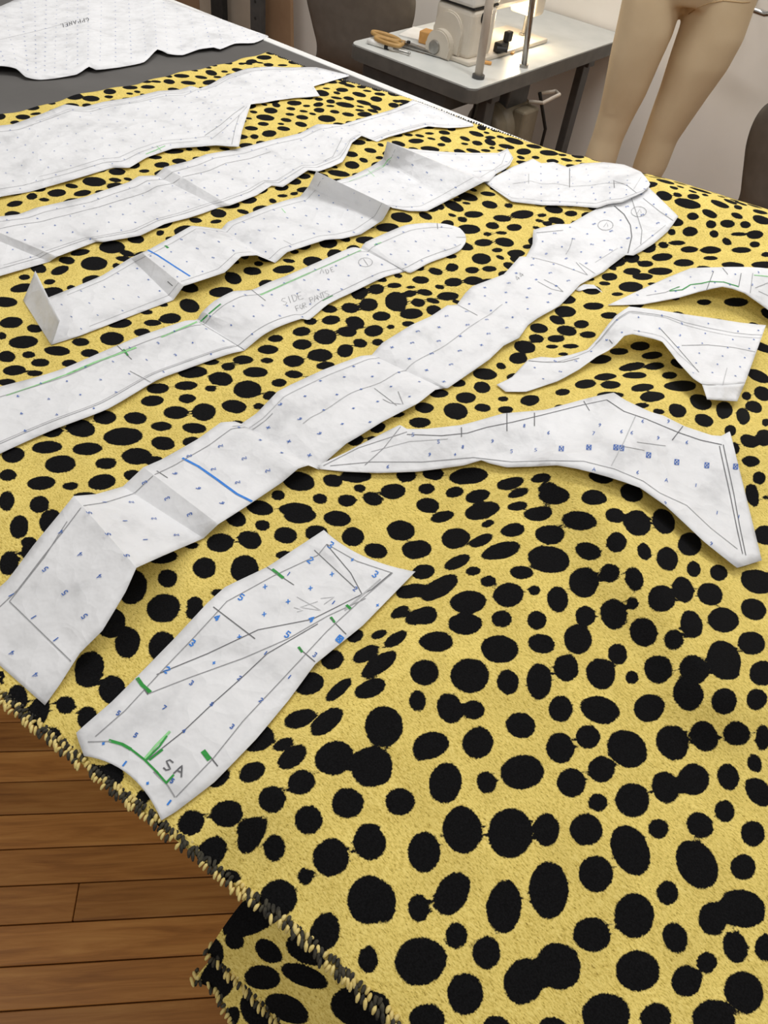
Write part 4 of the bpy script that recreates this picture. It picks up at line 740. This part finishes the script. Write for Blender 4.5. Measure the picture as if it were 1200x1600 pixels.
# ------------------------------------------------------------------ sewing table and what stands on it
SX0, SX1, SY0, SY1, SZ = -1.80, -1.305, 2.175, 3.235, 0.76
st = thing('sewing_table', 'grey topped industrial sewing table with steel legs against the wall', 'table', (-1.55, 2.7, 0))
def rrect(x0, x1, y0, y1, r, k=6):
    o = []
    for cx, cy, a0 in ((x1-r, y0+r, -90), (x1-r, y1-r, 0), (x0+r, y1-r, 90), (x0+r, y0+r, 180)):
        for i in range(k+1): a = math.radians(a0+90*i/k); o.append((cx+r*math.cos(a), cy+r*math.sin(a)))
    return o
place(MB().prism(rrect(SX0, SX1, SY0, SY1, .03), SZ-.004, SZ, .002), 'table_top', LAMIN, st)
place(MB().prism(rrect(SX0-.002, SX1+.002, SY0-.002, SY1, .03), SZ-.045, SZ-.004, .003), 'table_edge', EDGE_G, st)
place(MB().box((-1.58, 2.30, SZ-.075), (.34, .22, .055), bevel=.004), 'drawer', STEEL, st)
for yy in (SY0+.18, SY1-.22):
    for xx_ in (SX0+.07, SX1-.05):
        place(MB().box((xx_, yy, .36), (.03, .055, .71), bevel=.003), 'leg', STEEL, st)
    place(MB().box(((SX0+SX1)/2, yy, .03), (SX1-SX0+.04, .06, .03), bevel=.003), 'foot_bar', STEEL, st)
    place(MB().box(((SX0+SX1)/2, yy, SZ-.062), (SX1-SX0-.04, .05, .03), bevel=.003), 'bracket', STEEL, st)
place(MB().box((SX1-.05, (SY0+SY1)/2, .18), (.03, SY1-SY0-.4, .045), bevel=.003), 'cross_bar', STEEL, st)
place(MB().box((SX0+.07, (SY0+SY1)/2, .18), (.03, SY1-SY0-.4, .045), bevel=.003), 'cross_bar', STEEL, st)
place(MB().box((-1.55, 2.75, .14), (.36, .3, .02), bevel=.004), 'foot_pedal', STEEL, st)
# motor under the table
mx, my, mz = -1.41, 2.57, .55
mo = thing('sewing_motor', 'dusty beige clutch motor with belt hanging under the sewing table', 'motor', (mx, my, mz-.09))
place(MB().cyl((mx, my-.09, mz), (mx, my+.09, mz), .085, seg=32).cyl((mx, my-.12, mz), (mx, my-.09, mz), .05, .085, seg=32).cyl((mx, my+.09, mz), (mx, my+.12, mz), .085, .05, seg=32), 'housing', MOTOR, mo, True)
place(MB().box((mx+.085, my+.01, mz+.01), (.05, .1, .13), bevel=.008), 'terminal_box', MOTOR, mo)
place(MB().box((mx, my+.01, mz+.115), (.09, .14, .10), bevel=.006), 'bracket', STEEL, mo)
place(MB().cyl((mx, my-.15, mz), (mx, my-.125, mz), .045, seg=28), 'pulley', BLACK, mo)
place(MB().tube([(mx+.04, my-.137, mz), (mx+.03, my-.137, .70)], .005).tube([(mx-.04, my-.137, mz), (mx-.03, my-.137, .70)], .005), 'belt', BLACK, mo)
place(MB().tube([(mx+.10, my+.05, mz+.12), (mx+.13, my+.10, mz+.0), (mx+.12, my+.12, mz-.14), (mx+.05, my+.10, mz-.18)], .006), 'power_cable', BLACK, mo)
place(MB().tube([(mx+.08, my+.03, mz+.09), (mx+.13, my+.03, mz+.10), (mx+.15, my+.10, mz+.12), (mx+.11, my+.15, mz+.11), (mx+.07, my+.1, mz+.1)], .006), 'power_cable', BEIGE, mo)
# sewing machine
mc = at(692., 96., SZ)
AX0, AX1 = mc[0]-.088, mc[0]+.062                # pillar x-range
Y0 = mc[1]+.03
sm = thing('sewing_machine', 'cream industrial sewing machine with a blue badge on the sewing table', 'sewing machine', ((AX0+AX1)/2, Y0+.2, SZ))
place(MB().box(((AX0+AX1)/2+.005, Y0+.25, SZ+.007), (.178, .50, .014), bevel=.004), 'bed', MACH, sm)
xm = (AX0+AX1)/2
q = MB()
q.box((xm, Y0+.085, SZ+.078), (.15, .14, .142), bevel=.018, seg=4)
pil = place(q, 'pillar', MACH, sm, False)
place(MB().box((xm, Y0+.085, SZ+.185), (.146, .15, .064), bevel=.010, seg=3), 'top_cover', MACH2, sm)
place(MB().box((xm, Y0+.085, SZ+.151), (.142, .138, .005)), 'cover_gap', BLACK, sm)
place(MB().box((xm+.01, Y0+.29, SZ+.168), (.10, .28, .085), bevel=.02, seg=3), 'arm', MACH, sm)
place(MB().box((xm+.015, Y0+.445, SZ+.145), (.10, .075, .13), bevel=.012, seg=3), 'head', MACH, sm)
def arch(cx, cz, r, hgt, y0_, y1_):
    q = MB(); pts = [(cx+r*math.cos(a*math.pi/16), cz+hgt+r*math.sin(a*math.pi/16)) for a in range(17)] + [(cx-r, cz), (cx+r, cz)]
    A = [q.bm.verts.new((x, y0_, z)) for x, z in pts]; B = [q.bm.verts.new((x, y1_, z)) for x, z in pts]; n = len(pts)
    q.bm.faces.new(A); q.bm.faces.new(list(reversed(B)))
    for k in range(n): q.bm.faces.new((A[k], B[k], B[(k+1) % n], A[(k+1) % n]))
    bmesh.ops.bevel(q.bm, geom=[e_ for e_ in q.bm.edges if all(abs(v.co.y-y0_) < 1e-6 for v in e_.verts)], offset=.004, segments=2, affect='EDGES'); return q
place(arch(xm-.012, SZ+.015, .054, .062, Y0+.006, Y0+.02), 'end_panel', MACH, pil)
place(arch(xm-.025, SZ+.002, .047, .030, Y0-.018, Y0+.02), 'wheel_cover', MACH, pil)
place(MB().cyl((xm-.035, Y0-.014, SZ+.027), (xm-.035, Y0-.024, SZ+.027), .022, .019, seg=28), 'handwheel', DULL, pil)
for bx, bz in ((-.03, .115), (-.068, .045), (.03, .025)):
    place(MB().cyl((xm+bx, Y0+.016, SZ+bz), (xm+bx, Y0+.009, SZ+bz), .006, seg=12), 'screw', BLACK, pil)
place(MB().cyl((xm+.074, Y0+.07, SZ+.125), (xm+.079, Y0+.07, SZ+.125), .016, seg=24), 'port', BLACK, pil)
place(MB().tube([(xm-.05, Y0+.05, SZ+.20), (xm-.085, Y0+.03, SZ+.21), (xm-.08, Y0+.02, SZ+.24)], .012).sph((xm-.08, Y0+.02, SZ+.235), .022), 'bobbin_winder', DULL, sm, True)
place(MB().cyl((xm+.02, Y0+.445, SZ+.02), (xm+.02, Y0+.445, SZ+.12), .006, seg=12).box((xm+.02, Y0+.445, SZ+.018), (.018, .03, .004)), 'needle_bar', DULL, sm)
place(MB().box((xm+.088, Y0+.19, SZ+.03), (.03, .05, .03), bevel=.004).box((xm+.095, Y0+.21, SZ+.06), (.02, .03, .03), bevel=.004).cyl((xm+.09, Y0+.16, SZ+.03), (xm+.12, Y0+.18, SZ+.03), .008), 'feed_lever', BLACK, sm)
rb = Ribbons()
for i, ch in enumerate('JUKI'):
    for poly in GLYPH[ch]:
        pts = [Vector((xm+.0745-sm.location[0], Y0+.045+(i*.024+gx*.018)-sm.location[1], SZ+.178+gy*.022-sm.location[2])) for gx, gy in poly]
        rb.add('b', pts, [Vector((1, 0, 0))]*len(pts), .006)
me = bpy.data.meshes.new('badge'); me.from_pydata(rb.d['b'][0], [], rb.d['b'][1]); me.update(); link('badge', me, INK_JUKI, sm)
lm = bpy.data.lights.new('needle_lamp', 'POINT'); lm.energy = 1.1; lm.color = (1.0, .80, .52); lm.shadow_soft_size = .02
lo = bpy.data.objects.new('needle_lamp', lm); COL.objects.link(lo); lo.location = (xm+.06, Y0+.37, SZ+.075)
lm2 = lm.copy(); lm2.energy = 0.8; lo2 = bpy.data.objects.new('needle_lamp', lm2); COL.objects.link(lo2); lo2.location = (xm-.10, Y0+.34, SZ+.09)
# thread stand rods
VN = np.array([-CF[0], -CF[1], 0]); VN = VN/np.linalg.norm(VN)
for nm, lab, b, t_, mat, r in (('thread_stand_rod', 'beige upright thread rod at the near corner of the sewing table', (747, 122), (765.5, 0), BEIGE, .013), ('thread_stand_rod', 'shiny steel upright rod behind the beige rod on the sewing table', (818, 105), (832, 0), DULL, .0095)):
    B = at(float(b[0]), float(b[1]), SZ); T = onplane(float(t_[0]), float(t_[1]), B, VN); d = (T-B)/np.linalg.norm(T-B); T = B+d*.42
    r_ = thing(nm, lab, 'rod', tuple(B), 'thread rods on the sewing table')
    place(MB().tube([B, B+d*.2, T], r, seg=14), 'rod', mat, r_, True)
    place(MB().cyl(B, B+np.array([0, 0, .010]), r*1.5, seg=20), 'flange', STEEL if mat is BEIGE else DULL, r_)
# little things on the table top
def tt(x, y, dz=0.0): v = at(float(x), float(y), SZ+dz); return Vector(v)
a, b = tt(575, 64, .008), tt(602, 72, .008)
pen = thing('marker_pen', 'white capped marker pen at the left corner of the sewing table', 'pen', tuple(a-Vector((0, 0, .008))))
d = (b-a).normalized(); place(MB().cyl(a, b, .0085, seg=18), 'barrel', WHITEP, pen, True); place(MB().cyl(b, b+d*.012, .0086, seg=18), 'grip_ring', BLACK, pen); place(MB().cyl(b+d*.012, b+d*.03, .006, .004, seg=18), 'neck', WHITEP, pen)
place(MB().cyl(b+d*.03, b+d*.085, .0035, seg=12).sph(b+d*.088, .005), 'tip', DULL, pen)
sc_ = thing('scissors', 'tailor shears with tan handles lying on the sewing table', 'scissors', tuple(tt(627, 70)))
pv = tt(640, 70, .010); tipv = tt(704, 92, .006); d = (tipv-pv).normalized(); n_ = Vector((-d.y, d.x, 0))
def blade(off):
    q = MB(); v = [pv-d*.03+n_*(.012+off), pv+n_*(.013+off), tipv+n_*off*.3, pv-n_*(.008-off), pv-d*.03-n_*(.004-off)]
    q.bm.faces.new([q.bm.verts.new(x) for x in v]); r = bmesh.ops.extrude_face_region(q.bm, geom=q.bm.faces[:]); bmesh.ops.translate(q.bm, verts=[g for g in r['geom'] if isinstance(g, bmesh.types.BMVert)], vec=(0, 0, .004)); return q
place(blade(0), 'blade', DULL, sc_); q = blade(-.012); bmesh.ops.translate(q.bm, verts=q.bm.verts[:], vec=(0, 0, -.005)); place(q, 'blade', DULL, sc_)
for k, (cx, cy, rx, ry) in enumerate(((603, 57, .052, .020), (606, 65, .046, .018))):
    c = tt(cx, cy, .012+.008*k); ring = [c + d*(rx*math.cos(i*math.pi/10)) + n_*(ry*math.sin(i*math.pi/10)) for i in range(20)]
    place(MB().tube(ring, .0065, seg=8, closed=True).tube([c+d*rx, pv-d*.02+n_*(.004-.008*k)], .0065, seg=8), 'handle', TAN, sc_, True)
place(MB().cyl(pv-d*.005, pv-d*.005+Vector((0, 0, .010)), .006, seg=14), 'pivot_screw', BLACK, sc_)
wb = tt(667, 70); bl = thing('tape_block', 'small orange wooden block beside the sewing machine', 'block', tuple(wb))
place(MB().box(wb+Vector((0, .02, .018)), (.07, .05, .036), rot=Matrix.Rotation(.2, 3, 'Z'), bevel=.003), 'block', ORANGE, bl)
pc = tt(650, 56); cp = thing('note_card', 'white paper card lying behind the shears', 'paper', tuple(pc))
place(MB().box(pc+Vector((0, .02, .002)), (.10, .13, .003), rot=Matrix.Rotation(.25, 3, 'Z')), 'card', WHITEP, cp)
for (xa, ya, xb, yb), lab in (((775, 76, 803, 83), 'thin orange wooden strip right of the sewing machine'), ((752, 96, 768, 99), 'short orange wooden strip at the foot of the sewing machine')):
    A, B = tt(xa, ya, .004), tt(xb, yb, .004); v = B-A
    stp = thing('wooden_strip', lab, 'wood strip', tuple(A-Vector((0, 0, .004)))); place(MB().box((A+B)/2, (v.length, .02, .006), rot=v.to_track_quat('X', 'Z').to_matrix(), bevel=.001), 'strip', ORANGE, stp)

# ------------------------------------------------------------------ grey shell chairs
def make_chair(name, label, loc, rz, group):
    c = thing(name, label, 'chair', loc, group, rz)
    prof = [(.40, .445, .20), (.36, .452, .215), (.25, .44, .225), (.12, .43, .225), (.02, .44, .215), (-.05, .48, .185), (-.085, .55, .175), (-.10, .63, .195), (-.115, .71, .215), (-.13, .78, .215), (-.14, .83, .195), (-.145, .85, .15)]
    def cr(P, k):
        P = np.array(P); t = np.linspace(0, len(P)-1, k); i = np.clip(t.astype(int), 0, len(P)-2); f = (t-i)[:, None]
        p0, p1, p2, p3 = P[np.maximum(i-1, 0)], P[i], P[i+1], P[np.minimum(i+2, len(P)-1)]
        return 0.5*((2*p1)+(-p0+p2)*f+(2*p0-5*p1+4*p2-p3)*f*f+(-p0+3*p1-3*p2+p3)*f**3)
    R = cr(prof, 56); s = np.linspace(-1, 1, 25); g = np.zeros((56, 25, 3))
    for i in range(56):
        tx, tz = R[min(i+1, 55), 0]-R[max(i-1, 0), 0], R[min(i+1, 55), 1]-R[max(i-1, 0), 1]; l = math.hypot(tx, tz); nx_, nz_ = -tz/l, tx/l
        if nz_ < 0 and i < 20: nx_, nz_ = -nx_, -nz_
        if i >= 20 and nx_ < 0: nx_, nz_ = -nx_, -nz_
        dish = .035*np.abs(s)**2.2
        g[i, :, 0] = R[i, 0]+nx_*dish; g[i, :, 1] = R[i, 2]*s; g[i, :, 2] = R[i, 1]+nz_*dish
    o = link('seat_shell', grid_mesh('seat_shell', g), SHELL, c); md = o.modifiers.new('thickness', 'SOLIDIFY'); md.thickness = .007; md.offset = 0
    for sx in (.30, .0):
        for sy in (-1, 1):
            MB().tube([(sx, sy*.15, .432), (sx+(.05 if sx > .1 else -.09), sy*.20, .012)], .011, seg=12).build('leg', CHROME, c, True)
            MB().cyl((sx+(.05 if sx > .1 else -.09), sy*.20, 0), (sx+(.05 if sx > .1 else -.09), sy*.20, .03), .015, seg=14).build('foot_cap', BLACK, c)
    for sx in (.30, .0): MB().tube([(sx, -.155, .425), (sx, .155, .425)], .010, seg=10).build('seat_rail', CHROME, c, True)
    return c
def chair_at(px, py, D, rzd, label):
    g = dep(px, py, D); a = math.radians(rzd)
    return make_chair('shell_chair', label, (g[0]+.11*math.cos(a), g[1]+.11*math.sin(a), 0), a, 'grey shell chairs')
chair_at(558., 30., 2.95, 114, 'dark grey plastic shell chair behind the sewing table')
chair_at(1296., 200., 2.2, 84, 'dark grey plastic shell chair at the right edge by the mannequin')

# ------------------------------------------------------------------ mannequin legs
MC = dep(1067., 20., 2.2); sideV = np.array([-VN[1], VN[0], 0]); 
if sideV @ CX < 0: sideV = -sideV
def leg_rings(pairs):
    out = []
    for (l, r) in pairs:
        a, b = onplane(float(l[0]), float(l[1]), MC, VN), onplane(float(r[0]), float(r[1]), MC, VN); out.append(((a+b)/2, np.linalg.norm(b-a)/2))
    return out
legL = leg_rings([((972, 0), (1066, 4)), ((963, 43), (1052, 48)), ((953, 87), (1034, 86)), ((943, 140), (1010, 143)), ((935, 180), (990, 180)), ((925, 215), (974, 214)), ((913, 247), (963, 250))])
legR = leg_rings([((1070, 6), (1181, 0)), ((1060, 52), (1164, 50)), ((1045, 95), (1138, 100)), ((1030, 143), (1107, 143)), ((1015, 185), (1080, 182)), ((1005, 215), (1060, 212)), ((990, 257), (1043, 255)), ((980, 290), (1024, 290))])
mq = thing('mannequin', 'cream canvas covered dress form legs standing behind the cutting table', 'mannequin', (MC[0], MC[1], 0))
bm = bmesh.new()
def loft(rings, deep=1.08):
    V = []
    for c, r, rd in rings:
        V.append([bm.verts.new(Vector(c)+Vector(sideV)*r*math.cos(k*math.pi/14)+Vector(VN)*rd*math.sin(k*math.pi/14)) for k in range(28)])
    for A, B in zip(V[:-1], V[1:]):
        for k in range(28): bm.faces.new((A[k], A[(k+1) % 28], B[(k+1) % 28], B[k]))
    bm.faces.new(list(reversed(V[0]))); bm.faces.new(V[-1])
def extend(L_):
    c, r = L_[-1]; dirn = (L_[-1][0]-L_[-3][0]); dirn = dirn/abs(dirn[2])
    out = list(L_)
    for z, rr in ((c[2]-.10, r*.92), (c[2]-.22, r*1.02), (c[2]-.36, r*.86), (c[2]-.48, r*.66)):
        if z < .12: break
        p_ = c.copy(); p_[2] = z; p_[:2] = c[:2] + dirn[:2]*(c[2]-z)*.25; out.append((p_, rr))
    return out
for L_ in (legL, legR):
    L2 = extend(L_); c0_, r0_ = L2[0]; up_ = c0_.copy(); up_[2] += .06
    loft([(up_, r0_, r0_*1.02)] + [(c, r, r*(1.05 if i > 0 else 1.03)) for i, (c, r) in enumerate(L2)])
hc = (legL[0][0]+legR[0][0])/2; hw = np.linalg.norm(legR[0][0]-legL[0][0])/2+(legL[0][1]+legR[0][1])/2
loft([(hc+np.array([0, 0, z]), hw*f, .105*g) for z, f, g in ((.0, .93, .80), (.04, .985, .95), (.10, 1.0, 1.05), (.17, .96, 1.05), (.24, .86, .95), (.30, .76, .85), (.34, .73, .80))])
bmesh.ops.recalc_face_normals(bm, faces=bm.faces); me = bpy.data.meshes.new('legs_form'); bm.to_mesh(me); bm.free()
o = link('legs_form', me, CANVAS, mq, True); o.location = (-MC[0], -MC[1], 0)
md = o.modifiers.new('weld', 'REMESH'); md.mode = 'VOXEL'; md.voxel_size = .0075; md.use_smooth_shade = True
md = o.modifiers.new('smooth', 'SMOOTH'); md.iterations = 8; md.factor = .5
fz = min(extend(legL)[-1][0][2], extend(legR)[-1][0][2])
fl, fr = extend(legL)[-1][0], extend(legR)[-1][0]; fm = (fl+fr)/2
place(MB().cyl((fm[0], fm[1], 0), (fm[0], fm[1], .018), .19, .18, seg=40), 'base_plate', STEEL, mq)
for q_ in (fl, fr): place(MB().tube([(q_[0], q_[1], q_[2]+.02), (q_[0], q_[1], .09), (fm[0], fm[1], .03)], .012), 'stand_pole', CHROME, mq, True)
# groin seam and small hole
def on_form(x, y): return Vector(onplane(float(x), float(y), MC, VN))
dg = bpy.context.evaluated_depsgraph_get(); ev = o.evaluated_get(dg); mm = ev.to_mesh(); fv = [Vector(v.co) for v in mm.vertices]; ff = [tuple(p_.vertices) for p_ in mm.polygons]; ev.to_mesh_clear(); fb = BVHTree.FromPolygons(fv, ff)
def form_line(pts, rr, name, mat):
    out = []
    for (x0, y0_), (x1, y1_) in zip(pts[:-1], pts[1:]):
        k = max(1, int(math.hypot(x1-x0, y1_-y0_)/6))
        for j in range(k):
            dd = Vector(ray(float(x0+(x1-x0)*j/k), float(y0_+(y1_-y0_)*j/k))).normalized(); h = fb.ray_cast(Vector(CAM), dd)
            if h[0] is not None: out.append(h[0])
    if len(out) > 2: place(MB().tube(out, rr, seg=6), name, mat, mq, True)
form_line([(1076, 22), (1090, 12), (1108, 5), (1130, 1), (1140, 2), (1160, 4), (1178, 3)], .0012, 'seam', CANVAS_SEAM)
form_line([(1011, 96), (1014, 97), (1017, 97)], .003, 'pin_hole', CANVAS_SEAM)

# ------------------------------------------------------------------ against the wall
rl = dep(1176., 15., 2.52); rl2 = dep(1196., 22., 2.5); rl3 = dep(1212., 20., 2.47)
rr_ = thing('wall_rail', 'bent chrome rail on the wall at the top right', 'rail', (rl[0], WY-.02, rl[2]))
place(MB().tube([rl+(rl-rl2)*1.2, rl, rl*.5+rl2*.5, rl2, rl3, rl3+(rl3-rl2)*2], .009, seg=14), 'bar', CHROME, rr_, True)
for q_ in (rl+(rl-rl2)*1.0, rl3+(rl3-rl2)*1.6): place(MB().cyl((q_[0], q_[1], q_[2]), (q_[0], WY, q_[2]), .007, seg=12), 'bracket', CHROME, rr_)
def wall_board(name, label, cat, x0, x1, mat, off, thick, top_px=None, lean=0.0, h=1.1, group=None):
    n_ = np.array([0, -1., 0]); P = np.array([0, WY-off, 0]); a, b = onplane(float(x0), 25., P, n_), onplane(float(x1), 25., P, n_)
    wdt = abs(b[0]-a[0]); o = thing(name, label, cat, ((a[0]+b[0])/2, WY-off, 0), group)
    return o, wdt
o, wdt = wall_board('cardboard_sheet', 'brown cardboard sheet leaning on the wall beside the grey chair', 'cardboard', 411, 455, CARD, .12, .02)
place(MB().box((o.location[0], o.location[1], .55), (wdt, .02, 1.1), rot=Matrix.Rotation(-.06, 3, 'Y'), bevel=.002), 'sheet', CARD, o)
o, wdt = wall_board('shelf_upright_or_gap', 'dark grey perforated steel shelf post against the wall', 'shelf post', 395, 411, STEEL, .20, .03)
place(MB().box((o.location[0], o.location[1], .9), (wdt, .035, 1.8), bevel=.002), 'post', STEEL, o)
for k in range(24): place(MB().cyl((o.location[0], o.location[1]-.0185, .06+k*.07), (o.location[0], o.location[1]-.0165, .06+k*.07), .007, seg=10), 'slot', BLACK, o)
o, wdt = wall_board('board_panel', 'beige board standing between a shelf post and a dark gap', 'board', 352, 394, CARD2, .12, .02)
place(MB().box((o.location[0], o.location[1], .6), (wdt, .03, 1.2), bevel=.002), 'board', CARD2, o)
o, wdt = wall_board('shelf_upright_or_gap', 'black strip standing in for the dark gap left of the beige board', 'shelf post', 334, 352, BLACK, .20, .03)
place(MB().box((o.location[0], o.location[1], .9), (wdt, .035, 1.8), bevel=.002), 'post', BLACK, o)  # black box put where a dark gap shows between the boards
o, wdt = wall_board('board_panel', 'narrow beige board left of the dark gap', 'board', 316, 334, CARD2, .12, .02)
place(MB().box((o.location[0], o.location[1], .6), (wdt, .03, 1.2), bevel=.002), 'board', CARD2, o)
o, wdt = wall_board('cardboard_sheet', 'brown cardboard sheet at the far left behind the white paper', 'cardboard', 255, 315, CARD, .12, .02)
place(MB().box((o.location[0], o.location[1], .55), (wdt, .02, 1.1), bevel=.002), 'sheet', CARD, o)
